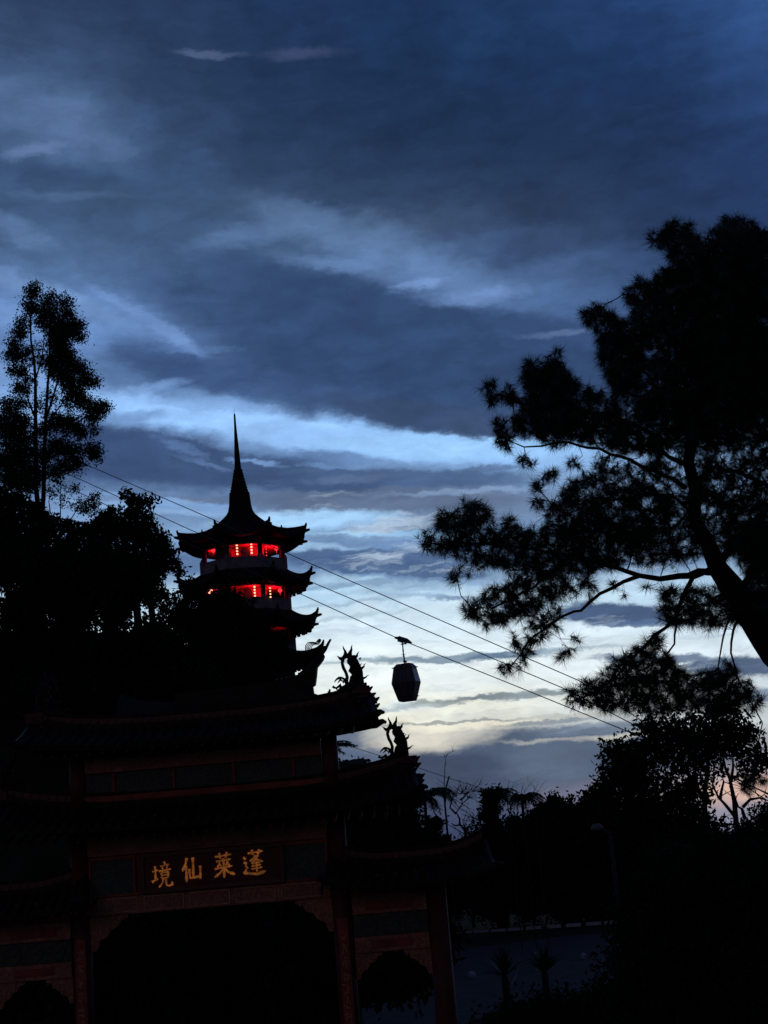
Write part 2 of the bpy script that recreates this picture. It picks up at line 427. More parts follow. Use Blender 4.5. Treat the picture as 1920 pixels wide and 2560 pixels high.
def tag(o, label=None, cat=None, group=None, kind=None):
    if label: o['label'] = label
    if cat: o['category'] = cat
    if group: o['group'] = group
    if kind: o['kind'] = kind
    return o


def wloc(o):
    v = Vector((0, 0, 0))
    while o is not None:
        v += o.location
        o = o.parent
    return v


def link(name, me, m, parent=None, loc=None):
    o = bpy.data.objects.new(name, me)
    COL.objects.link(o)
    if m is not None and not me.materials: me.materials.append(m)
    if parent is not None: o.parent = parent
    if loc is not None: o.location = loc
    return o


class MB:
    """collects shapes in world coordinates; build() makes ONE mesh object"""
    def __init__(s): s.v = []; s.f = []
    def add(s, vs, fs):
        b = len(s.v)
        s.v.extend([tuple(p) for p in vs]); s.f.extend([tuple(i + b for i in f) for f in fs])
        return s
    def box(s, c, size, rot=None, taper=1.0):
        c = Vector(c); hx, hy, hz = (q / 2 for q in size)
        vs = []
        for z in (-hz, hz):
            k = taper if z > 0 else 1
            for x, y in ((-hx, -hy), (hx, -hy), (hx, hy), (-hx, hy)):
                p = Vector((x * k, y * k, z))
                if rot is not None: p = rot @ p
                vs.append(c + p)
        return s.add(vs, [(3, 2, 1, 0), (4, 5, 6, 7), (0, 1, 5, 4), (1, 2, 6, 5), (2, 3, 7, 6), (3, 0, 4, 7)])
    def tube(s, pts, rad, n=6, flat=1.0):
        pts = [Vector(p) for p in pts]
        if not hasattr(rad, '__len__'): rad = [rad] * len(pts)
        vs = []
        prevn = None
        for i, p in enumerate(pts):
            t = (pts[min(i + 1, len(pts) - 1)] - pts[max(i - 1, 0)])
            if t.length < 1e-9: t = Vector((0, 0, 1))
            t.normalize()
            a = Vector((0, 1, 0)) if prevn is None else prevn
            nrm = a - t * a.dot(t)
            if nrm.length < 1e-4: nrm = t.orthogonal()
            nrm.normalize(); prevn = nrm
            bn = t.cross(nrm)
            for k in range(n):
                an = 2 * PI * k / n
                vs.append(p + (nrm * math.cos(an) * flat + bn * math.sin(an)) * rad[i])
        fs = []
        for i in range(len(pts) - 1):
            for k in range(n):
                a, b = i * n + k, i * n + (k + 1) % n
                fs.append((a, b, b + n, a + n))
        fs.append(tuple(range(n))[::-1]); fs.append(tuple((len(pts) - 1) * n + k for k in range(n)))
        return s.add(vs, fs)
    def lathe(s, c, prof, n=16, phase=0.0):
        c = Vector(c); vs = []
        for r, z in prof:
            for k in range(n):
                an = 2 * PI * k / n + phase
                vs.append(c + Vector((r * math.cos(an), r * math.sin(an), z)))
        fs = []
        for i in range(len(prof) - 1):
            for k in range(n):
                a, b = i * n + k, i * n + (k + 1) % n
                fs.append((a, b, b + n, a + n))
        fs.append(tuple(range(n))[::-1]); fs.append(tuple((len(prof) - 1) * n + k for k in range(n)))
        return s.add(vs, fs)
    def prism(s, poly, y0, y1):
        """polygon of (x, z) pushed from y0 to y1"""
        n = len(poly)
        vs = [(x, y0, z) for x, z in poly] + [(x, y1, z) for x, z in poly]
        fs = [tuple(range(n)), tuple(range(n, 2 * n))[::-1]]
        for k in range(n):
            a, b = k, (k + 1) % n
            fs.append((a, b, b + n, a + n))
        return s.add(vs, fs)
    def build(s, name, m, parent=None, smooth=False, kind=None, bevel=0):
        off = wloc(parent) if parent is not None else Vector((0, 0, 0))
        me = bpy.data.meshes.new(name)
        me.from_pydata([(x - off.x, y - off.y, z - off.z) for x, y, z in s.v], [], s.f)
        me.validate()
        if smooth: me.shade_smooth()
        o = link(name, me, m, parent)
        if bevel:
            bv = o.modifiers.new('bevel', 'BEVEL'); bv.width = bevel; bv.segments = 2; bv.limit_method = 'ANGLE'
        if kind: o['kind'] = kind
        return o


def np_mesh(name, V, F, m, parent=None, kind=None, off=None):
    """fast mesh from numpy arrays, F is (n,3) or (n,4)"""
    if off is None: off = wloc(parent) if parent is not None else Vector((0, 0, 0))
    V = np.asarray(V, dtype=np.float32) - np.array(off, dtype=np.float32)
    F = np.asarray(F, dtype=np.int32)
    me = bpy.data.meshes.new(name)
    k = F.shape[1]
    me.vertices.add(len(V)); me.vertices.foreach_set('co', V.ravel())
    me.loops.add(F.size); me.loops.foreach_set('vertex_index', F.ravel())
    me.polygons.add(len(F))
    me.polygons.foreach_set('loop_start', np.arange(0, F.size, k, dtype=np.int32))
    me.polygons.foreach_set('loop_total', np.full(len(F), k, dtype=np.int32))
    me.update(calc_edges=True)
    o = link(name, me, m, parent)
    if kind: o['kind'] = kind
    return o


def unit(a):
    return a / (np.linalg.norm(a, axis=-1, keepdims=True) + 1e-9)


def leaves_mesh(name, C, size, m, parent, kind='stuff', per=14, spread=.5, droop=0.0, r=None):
    """C (n,3) clump centres; every clump holds `per` pointed leaves"""
    r = r or rng
    n = len(C) * per
    cen = np.repeat(C, per, axis=0) + r.normal(0, spread * .5, (n, 3)) * np.array([1, 1, .8])
    d = unit(r.normal(0, 1, (n, 3)) + np.array([0, 0, -droop]))
    s = unit(np.cross(d, r.normal(0, 1, (n, 3))))
    L = size * r.uniform(.6, 1.3, (n, 1)); wd = L * r.uniform(.35, .55, (n, 1))
    V = np.stack([cen - d * L * .5, cen + s * wd * .5, cen + d * L * .5, cen - s * wd * .5], axis=1).reshape(-1, 3)
    F = np.arange(n * 4).reshape(-1, 4)
    return np_mesh(name, V, F, m, parent, kind)


def grow(seeds, seedr, targets, alpha=.3, jitter=0.0):
    """greedy branching skeleton. returns nodes, parent, radius"""
    ns = len(seeds); nt = len(targets)
    N = np.vstack([seeds, targets]); par = -np.ones(ns + nt, dtype=int)
    plen = np.zeros(ns + nt)
    D = np.linalg.norm(targets[:, None, :] - seeds[None, :, :], axis=2)
    best = D.argmin(axis=1); cost = D[np.arange(nt), best]
    done = np.zeros(nt, bool); order = []
    for _ in range(nt):
        c = np.where(done, 1e9, cost)
        i = int(c.argmin()); done[i] = True
        par[ns + i] = best[i]; plen[ns + i] = plen[best[i]] + np.linalg.norm(N[ns + i] - N[best[i]])
        order.append(ns + i)
        d = np.linalg.norm(targets - N[ns + i], axis=1) + alpha * plen[ns + i]
        upd = (d < cost) & ~done
        cost[upd] = d[upd]; best[upd] = ns + i
    return N, par, order


def twig_mesh(name, N, par, order, ns, tip, m, parent, maxr=.08, sides=3, jit=.12, r=None, p=2.2):
    r = r or rng
    rad = np.zeros(len(N))
    for i in reversed(order):
        if rad[i] == 0: rad[i] = tip
        q = par[i]
        if q >= ns: rad[q] = (rad[q] ** p + rad[i] ** p) ** (1 / p) if rad[q] > 0 else (tip ** p + rad[i] ** p) ** (1 / p)
    rad = np.minimum(rad, maxr)
    idx = np.array(order); A = N[par[idx]]; B = N[idx]
    ra = rad[idx] * 1.0; rb = rad[idx] * .8
    L = np.linalg.norm(B - A, axis=1, keepdims=True)
    M = (A + B) / 2 + r.normal(0, 1, A.shape) * L * jit - np.array([0, 0, 1]) * L * .05
    segs = [(A, M, ra, (ra + rb) / 2), (M, B, (ra + rb) / 2, rb)]
    Vs = []; Fs = []; base = 0
    for (a, b, r1, r2) in segs:
        d = unit(b - a); u = unit(np.cross(d, np.array([.3, .9, .2]))); w = np.cross(d, u)
        rings = []
        for (c, rr) in ((a, r1), (b, r2)):
            for k in range(sides):
                an = 2 * PI * k / sides
                rings.append(c + (u * math.cos(an) + w * math.sin(an)) * rr[:, None])
        V = np.stack(rings, axis=1)
        n = len(a)
        off = base + np.arange(n)[:, None] * (2 * sides)
        for k in range(sides):
            k2 = (k + 1) % sides
            Fs.append(np.hstack([off + k, off + k2, off + k2 + sides, off + k + sides]))
        Vs.append(V.reshape(-1, 3)); base += n * 2 * sides
    return np_mesh(name, np.vstack(Vs), np.vstack(Fs), m, parent, 'stuff')


def densify(pts, rad, step):
    P, Rr = [], []
    for i in range(len(pts) - 1):
        n = max(1, int((pts[i + 1] - pts[i]).length / step))
        for k in range(n):
            t = k / n
            P.append(tuple(pts[i].lerp(pts[i + 1], t))); Rr.append(rad[i] + (rad[i + 1] - rad[i]) * t)
    P.append(tuple(pts[-1])); Rr.append(rad[-1])
    return P, Rr


def wiggle(P, amp, r):
    out = []
    for i, p in enumerate(P):
        k = amp if 0 < i < len(P) - 1 else 0
        out.append((p[0] + r.normal(0, k), p[1] + r.normal(0, k), p[2] + r.normal(0, k)))
    return out


# ------------------------------------------------------------------ ground
def height(x, y):
    k = .5 * (1 + math.tanh((-x - 11.5) / 2.6)) * (1 if x > -70 else math.exp(-((x + 70) / 40) ** 2))
    h = 20.5 * k * math.exp(-(max(0, abs(y - 98) - 16) / 9) ** 2)
    h += 9.0 * math.exp(-((x + 14) / 12) ** 2 - ((y - 146) / 20) ** 2)
    h += 3.5 * math.exp(-((x - 60) / 30) ** 2 - ((y - 170) / 35) ** 2)
    h -= 220 * (1 - math.exp(-max(0, y - 210) / 900.0)) * (1 if y > 210 else 0)
    return h


def axis(vals):
    out = []
    for a, b, n in vals:
        out += [a + (b - a) * k / n for k in range(n)]
    return out + [vals[-1][1]]


gx = axis([(-9000, -800, 8), (-800, -120, 12), (-120, 120, 120), (120, 800, 12), (800, 9000, 8)])
gy = axis([(-400, -20, 8), (-20, 240, 90), (240, 1000, 16), (1000, 14000, 12)])
V = []; F = []
for y in gy:
    for x in gx:
        V.append((x, y, height(x, y)))
nx = len(gx)
for j in range(len(gy) - 1):
    for i in range(nx - 1):
        a = j * nx + i
        F.append((a, a + 1, a + 1 + nx, a + nx))
np_mesh('ground', V, F, M_GRASS)['kind'] = 'structure'

rd = MB()
ring = [(2, 30), (30, 30), (30, 60), (34, 90), (26, 112), (14, 117), (2, 119), (-4, 100), (-3, 60)]
rd.v = [(x, y, .012) for x, y in ring]; rd.f = [tuple(range(len(ring)))]
rd.build('paved_yard', M_ASPH)['kind'] = 'structure'
# far kerb of the yard, in stones
kerb = empty('kerb', (0, 118, 0), 'pale concrete kerb along the far edge of the dark paved yard', 'kerb')
kp = [(1.5, 118.6), (8, 118.0), (14, 116.8), (20, 114.6), (26, 111.8)]
kk = 0
stone_me = None
P2, _ = densify([Vector((x, y, 0)) for x, y in kp], [0] * 5, 1.25)
for i in range(len(P2) - 1):
    a, b = Vector(P2[i]), Vector(P2[i + 1])
    if stone_me is None:
        mb = MB().box((0, 118, .14), (1.15, .35, .28)); st = mb.build('kerb_stone', M_KERB, kerb, bevel=.03); stone_me = st.data
        st.location = (a + b) / 2 - Vector((0, 118, 0)); st.rotation_euler.z = math.atan2(b.y - a.y, b.x - a.x)
    else:
        c = st.copy(); COL.objects.link(c); c.parent = kerb
        c.location = (a + b) / 2 - Vector((0, 118, 0)); c.rotation_euler.z = math.atan2(b.y - a.y, b.x - a.x)
for i, (px, py, Y, ln, tilt, lab) in enumerate([(1290, 2432, 74, .95, 35, 'slanting white post between the two spiky plants on the paved yard')]):
    p = at(px, py, Y)
    MBq = MB().tube([(p.x - .25, Y, p.z - .5), (p.x + .2, Y, p.z + .25)], [.035, .03], 8)
    tag(MBq.build('leaning_post', M_WHITE), lab, 'post')
for (px, py, Y, s, lab) in [(1176, 2404, 80, .11, 'small white marker stone on the yard left of the spiky plants'), (1460, 2404, 86, .09, 'small pale marker stone on the yard right of the spiky plants')]:
    p = at(px, py, Y)
    mb = MB().lathe((p.x, Y, 0), [(s * 1.9, 0), (s * 2, .12), (s * 1.6, .24), (s * .8, .3), (.01, .32)], 10)
    tag(mb.build('marker_stone', M_WHITE, smooth=True), lab, 'marker')


# ------------------------------------------------------------------ gate
GY = 35.0
g0 = at(527, 2240, GY)
GXC = g0.x
gate = empty('archway_gate', (GXC, GY, 0), 'ornate three tiered red temple gate with tiled roofs and a gold lettered board', 'gate')


def gz(px, py): return at(px, py, GY).z


PX = GY / FOC / math.cos(PITCH) ** 0            # metres per photo pixel at the gate (about)
COLX = 2.98                                    # half the main bay
BAYX = 5.15                                    # outer columns
sgn = (-1, 1)


def gpt(px, py, Y=GY): return at(px, py, Y)


def zc(py):                                    # height of photo row py on the gate's own axis
    return at(520, py, GY).z


Z_SPAN = zc(2250 + 6)                            # underside of the lintel
def tile_roof(name, x0, z_ridge, half, depth, drop, up, parent, yc=GY, ridge_r=.16, tile=.24, cut=0, upend=None, eave_over=.1):
    """gabled roof, ends swept up. returns part; tiles, drips and ridge are its sub-parts"""
    n = max(8, int(2 * half / tile)); nv = 6
    def lift(u): return up * (abs(u) ** 3.2)
    def surf(u, v, side):
        x = x0 + u * (half + eave_over * v)
        z = z_ridge + lift(u) * (1 - .35 * v) - drop * (1 - (1 - v) ** 1.6)
        return Vector((x, yc + side * (.05 + depth * v), z))
    mb = MB()
    for side in (-1, 1):
        vs = []; fs = []
        for i in range(n + 1):
            u = -1 + 2 * i / n
            for j in range(nv + 1):
                vs.append(surf(u, j / nv, side))
        for i in range(n + 1):
            u = -1 + 2 * i / n
            for j in range(nv + 1):
                vs.append(surf(u, j / nv, side) - Vector((0, 0, .12)))
        m1 = (n + 1) * (nv + 1)
        for i in range(n):
            for j in range(nv):
                a = i * (nv + 1) + j
                q = (a, a + 1, a + nv + 2, a + nv + 1)
                fs.append(q); fs.append(tuple(k + m1 for k in q[::-1]))
            e = i * (nv + 1) + nv
            fs.append((e, e + nv + 1, e + nv + 1 + m1, e + m1))
        for j in range(nv):
            for b in (0, n * (nv + 1)):
                fs.append((b + j, b + j + 1, b + j + 1 + m1, b + j + m1))
        mb.add(vs, fs)
    roof = mb.build(name, M_TILE, parent)
    # barrel tile courses running down the front slope and their drip ends
    rows = []
    for side in (-1, 1):
        for i in range(n):
            u = -1 + 2 * (i + .5) / n
            t = MB().tube([surf(u, j / nv, side) + Vector((0, 0, .02)) for j in range(nv + 1)], .06, 6)
            o = t.build('tile_course', M_TILE, roof)
            if side < 0:
                e = surf(u, 1.0, side)
                d = MB().lathe((0, 0, 0), [(.068, 0), (.075, .01), (.075, .025), (.05, .035)], 10)
                if not rows:
                    dr = d.build('drip_tile', M_TILE, None); rows.append(dr); dr.parent = roof
                else:
                    dr = rows[0].copy(); COL.objects.link(dr); dr.parent = roof
                dr.location = e + Vector((0, -.03, .0)) - wloc(roof); dr.rotation_euler = (R(90), 0, 0)
    # ridge: stacked courses, swelling up at the ends
    us = [-1 + 2 * k / 40 for k in range(41)]
    for (dzz, hgt, wid, nm, mm) in ((.0, .16, .30, 'ridge_course', M_TILE), (.165, .13, .22, 'ridge_band', M_TRIM), (.30, .08, .28, 'ridge_cap', M_TILE)):
        vs = []; fs = []
        for u in us:
            z = z_ridge + lift(u) + dzz - .05; x = x0 + u * half
            for (yy, zz) in ((-wid / 2, 0), (wid / 2, 0), (wid / 2, hgt), (-wid / 2, hgt)):
                vs.append((x, yc + yy, z + zz))
        for k in range(40):
            a = 4 * k
            for q in range(4):
                fs.append((a + q, a + (q + 1) % 4, a + 4 + (q + 1) % 4, a + 4 + q))
        fs.append((0, 1, 2, 3)); fs.append((163, 162, 161, 160))
        MB().add(vs, fs).build(nm, mm, roof)
    # scalloped rosettes along the ridge band
    k = 0
    nr = int(2 * half / .2)
    proto = None
    for i in range(nr):
        u = -1 + 2 * (i + .5) / nr
        if proto is None:
            proto = MB().lathe((0, 0, 0), [(.05, 0), (.06, .012), (.03, .03), (.005, .034)], 8).build('rosette', M_TRIM, None); ro = proto
        else:
            ro = proto.copy(); COL.objects.link(ro)
        ro.parent = roof
        ro.location = Vector((x0 + u * half, yc - .115, z_ridge + lift(u) + .18)) - wloc(roof)
        ro.rotation_euler = (R(90), 0, 0)
    # plain barge pieces and curled eave corners
    for s in sgn:
        b = MB()
        for side in (-1, 1):
            pts = [surf(s * 1.0, j / nv, side) + Vector((s * .03, 0, -.02)) for j in range(nv + 1)]
            b.tube(pts, [.11] * nv + [.09], 6)
            e = pts[-1]
            b.tube([e + Vector((-s * .25, 0, -.03)), e + Vector((0, 0, -.01)), e + Vector((s * .16, side * .06, .05)), e + Vector((s * .24, side * .1, .02))], [.1, .11, .07, .035], 6)
        b.build('barge_ridge', M_TILE, roof)
    return roof, surf


def Dp(x, y, ox, oy, sx, base, k=.001709):
    return (base[0] + sx * (x - ox) * k, base[1], base[2] - (y - oy) * k)


def dragon(base, sx, parent, k=.001709, seed=1):
    """openwork ridge dragon: coiling trunk, thin arching neck loop, claws, tall horns and flame fins"""
    r = np.random.default_rng(seed)
    mb = MB()
    def T(pts, rads, dy=0.0, dy2=None, n=7):
        P = []
        for i, (x, y) in enumerate(pts):
            q = list(Dp(x, y, 1040, 900, sx, base, k)); q[1] += dy + ((dy2 - dy) * i / (len(pts) - 1) if dy2 is not None else 0)
            P.append(q)
        mb.tube(P, [a * k for a in rads], n)
    # trunk made of three twisting coils
    T([(1045, 960), (1010, 860), (1040, 760), (1090, 690), (1050, 590), (1010, 520), (1015, 450)], [75, 62, 58, 45, 55, 52, 38], .03, -.04, 8)
    T([(1110, 960), (1130, 850), (1125, 760), (1130, 680), (1095, 600), (1060, 520), (1040, 450)], [60, 48, 46, 40, 48, 50, 36], -.05, .05, 8)
    T([(980, 930), (1040, 820), (1080, 740), (1010, 650), (1060, 560), (1010, 480)], [50, 44, 40, 44, 44, 40], .1, .05, 8)
    # scale bumps
    for i in range(26):
        x = r.uniform(1000, 1140); y = r.uniform(500, 940)
        T([(x, y), (x + r.uniform(10, 30), y - r.uniform(10, 34))], [r.uniform(12, 22), 4], -.1 + r.uniform(-.05, .05), None, 5)
    # the arching loop on the near side
    T([(1000, 455), (950, 450), (910, 478), (893, 545), (905, 610), (935, 680), (948, 740), (930, 800), (945, 850)], [40, 36, 30, 23, 24, 22, 24, 30, 34], -.02, .02)
    T([(960, 520), (985, 510), (995, 540), (965, 560)], [12, 16, 16, 10], -.02)
    # head crest and horns
    T([(925, 470), (950, 425), (945, 380), (925, 335), (920, 300)], [34, 30, 17, 10, 3])
    T([(948, 440), (962, 405), (958, 375)], [24, 12, 3])
    T([(1005, 460), (1015, 400), (1035, 365), (1038, 330), (1050, 298)], [36, 26, 16, 10, 3])
    T([(985, 440), (992, 415), (985, 400)], [22, 12, 3])
    T([(920, 470), (880, 482), (855, 465), (845, 448), (825, 436)], [22, 26, 16, 8, 3])
    T([(880, 482), (870, 495), (858, 492)], [22, 12, 3])
    # flames on the outer side
    T([(1040, 500), (1080, 470), (1108, 450), (1112, 425), (1140, 400)], [34, 26, 17, 10, 3], .04)
    T([(1070, 540), (1095, 520), (1104, 560)], [24, 12, 5], .04)
    T([(1095, 640), (1130, 610), (1140, 590), (1166, 565)], [26, 12, 7, 3])
    T([(1110, 650), (1160, 632), (1190, 612), (1192, 590), (1216, 570)], [30, 20, 13, 8, 3], .03)
    T([(1120, 790), (1170, 776), (1205, 765), (1225, 745), (1252, 740)], [28, 18, 12, 7, 3])
    # foreclaw
    T([(940, 800), (905, 770), (870, 745), (835, 745), (800, 762), (776, 785), (770, 806)], [26, 18, 14, 20, 13, 9, 4], -.03)
    T([(850, 745), (850, 775), (825, 795), (808, 818)], [18, 16, 9, 4])
    T([(900, 770), (900, 800), (880, 820)], [12, 10, 12])
    T([(855, 770), (875, 790), (905, 800)], [14, 10, 10])
    T([(860, 850), (820, 862), (785, 880), (755, 870), (738, 852)], [34, 18, 14, 17, 20])
    T([(780, 880), (795, 905), (820, 925)], [12, 9, 14])
    # cresting under the figure
    T([(700, 1010), (790, 965), (860, 920), (950, 890), (1040, 900), (1120, 920)], [20, 40, 52, 66, 76, 66], 0, 0, 8)
    T([(900, 1010), (980, 1000), (1120, 1010)], [60, 90, 90], 0, 0, 8)
    o = mb.build('ridge_dragon', M_TILE, parent, smooth=True)
    return o


# --- tier 1 (top) ---
zr1 = zc(1772)
roof1, surf1 = tile_roof('top_roof', GXC - .0, zr1 - .33, 3.95, 1.15, .42, .30, gate)
# --- tier 2 ---
zr2 = zc(1972)
roof2, surf2 = tile_roof('middle_roof', GXC, zr2 - .26, 4.78, 1.3, .46, .42, gate)
# --- tier 3, the two side bays ---
zr3 = zc(2150)
for s in sgn:
    roof3, surf3 = tile_roof('side_roof', GXC + s * 4.60, zr3 - .42, 1.72, 1.15, .42, .30, gate, yc=GY + .02)

d1 = dragon((GXC + 3.66, GY, zr1 + .20), 1, roof1, seed=2)
dragon((GXC - 3.66, GY, zr1 + .20), -1, roof1, seed=3)
dragon((GXC + 4.58, GY, zr2 + .34), 1, roof2, k=.00162, seed=4)
dragon((GXC - 4.58, GY, zr2 + .34), -1, roof2, k=.00162, seed=5)


def end_stack(x, z, s, h, parent):
    """carved cloud blocks on the gable end under the dragon, ragged outline"""
    r = np.random.default_rng(int(abs(x) * 10) + 3)
    mb = MB()
    zz = z
    while zz > z - h:
        hh = r.uniform(.09, .17); w = r.uniform(.30, .52)
        mb.box((x + s * (w / 2 - .22), GY, zz - hh / 2), (w, .34, hh), taper=r.uniform(.7, .95))
        mb.tube([(x + s * (w - .25), GY, zz - hh / 2), (x + s * (w - .16), GY, zz - hh * .1)], [.06, .015], 6)
        zz -= hh
    return mb.build('gable_carving', M_DRED, parent)


for s in sgn:
    end_stack(GXC + s * 3.90, zr1 + .22, s, .85, roof1)
    end_stack(GXC + s * 4.80, zr2 + .36, s, .9, roof2)

# --- frame: columns, beams, panels ---
Zt = {}
z_lint_lo = zc(2268); z_lint_hi = zc(2222)
z_sign_lo = zc(2215); z_sign_hi = zc(2128)
z_b2_lo = zc(2120); z_b2_hi = zc(2075)
for s in sgn:
    c = MB().tube([(GXC + s * COLX, GY, 0), (GXC + s * COLX, GY, zr2 - .75)], [.235, .215], 20)
    col = c.build('main_column', M_DRED, gate, smooth=True)
    # vertical couplet panel with gilt relief
    pn = MB().box((GXC + s * COLX, GY - .25, 3.0), (.24, .06, 4.4)).build('couplet_board', M_RED, col, bevel=.01)
    rl = MB()
    rr = np.random.default_rng(11 + s)
    z = 4.95
    while z > 1.0:
        for q in range(7):
            cx = GXC + s * COLX + rr.uniform(-.05, .05); cz = z - rr.uniform(0, .2)
            a = rr.uniform(-.3, .3) if q % 2 else PI / 2 + rr.uniform(-.3, .3)
            l = rr.uniform(.03, .075)
            rl.tube([(cx - l * math.cos(a), GY - .285, cz - l * math.sin(a)), (cx + l * math.cos(a), GY - .285, cz + l * math.sin(a))], [.014, .008], 5)
        z -= .30
    rl.build('gilt_relief', M_BRASS, col)
    oc = MB().tube([(GXC + s * BAYX, GY, 0), (GXC + s * BAYX, GY, zr3 - .75)], [.25, .23], 20)
    oc.build('outer_column', M_DRED, gate, smooth=True)
    ob = MB().box((GXC + s * BAYX, GY, .35), (.75, .75, .7), taper=.85).build('column_base', M_STONE, gate, bevel=.03)
    MB().box((GXC + s * COLX, GY, .35), (.8, .8, .7), taper=.85).build('column_base', M_STONE, gate, bevel=.03)
    # upper posts of the top bay
    up = MB().tube([(GXC + s * (COLX - .02), GY, zr2 - .3), (GXC + s * (COLX - .02), GY, zr1 - .85)], [.2, .19], 16)
    up.build('upper_post', M_DRED, gate, smooth=True)

IN = COLX - .22
W2 = 2 * IN


def beam(name, z0, z1, m, x0=None, w=None, dy=.0, th=.34, par=gate, bevel=.012):
    x0 = GXC if x0 is None else x0; w = W2 if w is None else w
    return MB().box((x0, GY + dy, (z0 + z1) / 2), (w, th, z1 - z0)).build(name, m, par, bevel=bevel)


lintel = beam('lintel', z_lint_lo, z_lint_hi, M_BEAM)
beam('lintel_moulding', z_lint_hi, z_lint_hi + .05, M_RED, th=.42, w=W2 - .01)
tb = beam('tablet_wall', z_lint_hi + .052, z_b2_lo, M_RED, th=.22)
beam('upper_beam', z_b2_lo + .002, z_b2_hi, M_BEAM, th=.36)
beam('eave_plate', z_b2_hi + .002, z_b2_hi + .14, M_RED, th=.46)
# green panels left and right of the board, each with its frame
for s in sgn:
    xx = GXC + s * (IN - .55)
    gp = MB().box((xx, GY - .13, (z_sign_lo + z_sign_hi) / 2 - .02), (.98, .06, .80)).build('green_panel', M_TEAL, gate, bevel=.01)
    fr = MB()
    for (ddx, ddz, ww, hh) in ((0, .42, 1.06, .05), (0, -.42, 1.06, .05), (-.51, 0, .05, .79), (.51, 0, .05, .79)):
        fr.box((xx + ddx, GY - .15, (z_sign_lo + z_sign_hi) / 2 - .02 + ddz), (ww, .09, hh))
    fr.build('panel_frame', M_RED, gp)
# small carved panel above the board
cpn = MB().box((GXC, GY - .2, (z_b2_lo + z_b2_hi) / 2), (2.0, .06, .28)).build('carved_panel', M_BEAM, gate, bevel=.01)
r9 = np.random.default_rng(9)
cv = MB()
for i in range(26):
    x = GXC - .92 + 1.84 * (i + .5) / 26; z = (z_b2_lo + z_b2_hi) / 2 + .07 * math.sin(i * 1.9)
    cv.tube([(x - .03, GY - .24, z - .03), (x, GY - .245, z + .03), (x + .04, GY - .24, z - .01)], [.012, .016, .008], 5)
cv.build('carving', M_BRASS, cpn)
# lintel relief: painted frames and scrolls
for i in range(5):
    x = GXC - 2.1 + i * 1.05
    f = MB()
    zz = (z_lint_lo + z_lint_hi) / 2
    for (ddx, ddz, ww, hh) in ((0, .15, .92, .025), (0, -.15, .92, .025), (-.45, 0, .025, .275), (.45, 0, .025, .275)):
        f.box((x + ddx, GY - .18, zz + ddz), (ww, .03, hh))
    for q in range(7):
        u = -.36 + q * .12
        f.tube([(x + u - .03, GY - .18, zz - .04), (x + u, GY - .185, zz + .05), (x + u + .04, GY - .18, zz - .02)], [.012, .015, .008], 5)
    f.build('scroll_relief', M_BRASS, lintel)
# sign board
zs = (z_sign_lo + z_sign_hi) / 2
XS = GXC + .10
sign = MB().box((XS, GY - .20, zs), (3.10, .10, .74)).build('sign_board', M_DRED, gate, bevel=.01)
fr = MB()
for (ddx, ddz, ww, hh) in ((0, .40, 3.30, .09), (0, -.40, 3.30, .09), (-1.60, 0, .09, .71), (1.60, 0, .09, .71)):
    fr.box((XS + ddx, GY - .24, zs + ddz), (ww, .12, hh))
fr.build('sign_frame', M_TRIM, sign, bevel=.01)

# brushed characters: strokes as (points, width) in a 100x100 box, y down
CH = {
 'jing': [([(12, 38), (24, 36), (36, 33)], 6), ([(24, 18), (25, 40), (24, 68)], 7), ([(8, 76), (22, 70), (36, 64)], 8),
          ([(64, 4), (68, 10), (70, 15)], 7), ([(48, 20), (66, 18), (86, 15)], 5), ([(56, 24), (58, 32)], 5), ([(78, 21), (74, 30)], 5), ([(40, 38), (64, 36), (94, 33)], 6),
          ([(50, 44), (52, 58), (52, 66)], 6), ([(52, 45), (68, 43), (82, 43), (80, 64)], 6), ([(53, 54), (66, 53), (79, 52)], 4), ([(53, 65), (66, 64), (79, 63)], 5),
          ([(58, 68), (54, 82), (38, 98)], 6), ([(70, 67), (70, 82), (73, 92), (86, 94), (97, 90), (96, 78)], 7)],
 'xian': [([(28, 4), (22, 26), (6, 54)], 9), ([(22, 34), (24, 60), (23, 96)], 9), ([(56, 4), (56, 34), (55, 76)], 9),
          ([(38, 46), (38, 66), (40, 82), (62, 80), (86, 78)], 8), ([(88, 38), (88, 60), (86, 88)], 8)],
 'lai': [([(14, 16), (50, 13), (86, 10)], 6), ([(34, 2), (36, 14), (37, 24)], 7), ([(66, 0), (64, 12), (60, 23)], 7),
         ([(18, 34), (50, 31), (82, 29)], 6), ([(34, 37), (30, 46), (22, 56)], 6), ([(33, 46), (40, 54)], 6), ([(68, 35), (64, 44), (58, 52)], 6), ([(68, 44), (76, 52)], 6),
         ([(10, 62), (50, 58), (88, 55)], 6), ([(50, 24), (51, 60), (50, 98)], 8), ([(48, 62), (34, 78), (6, 95)], 7), ([(53, 62), (70, 78), (98, 88)], 9)],
 'peng': [([(28, 12), (60, 10), (92, 7)], 6), ([(46, 0), (47, 10), (49, 20)], 7), ([(76, 0), (73, 10), (69, 19)], 7),
          ([(58, 20), (50, 32), (34, 42)], 6), ([(54, 26), (72, 23), (60, 36), (40, 50)], 5), ([(54, 32), (72, 40), (90, 46)], 6),
          ([(44, 52), (62, 50), (80, 48)], 5), ([(42, 61), (62, 59), (82, 57)], 5), ([(40, 71), (62, 69), (86, 67)], 5), ([(62, 44), (63, 66), (62, 83)], 6),
          ([(8, 26), (14, 30), (18, 34)], 8), ([(8, 46), (20, 46), (16, 58), (26, 68)], 6), ([(18, 70), (12, 78), (4, 84)], 6), ([(8, 82), (36, 88), (64, 91), (98, 82)], 9)],
}


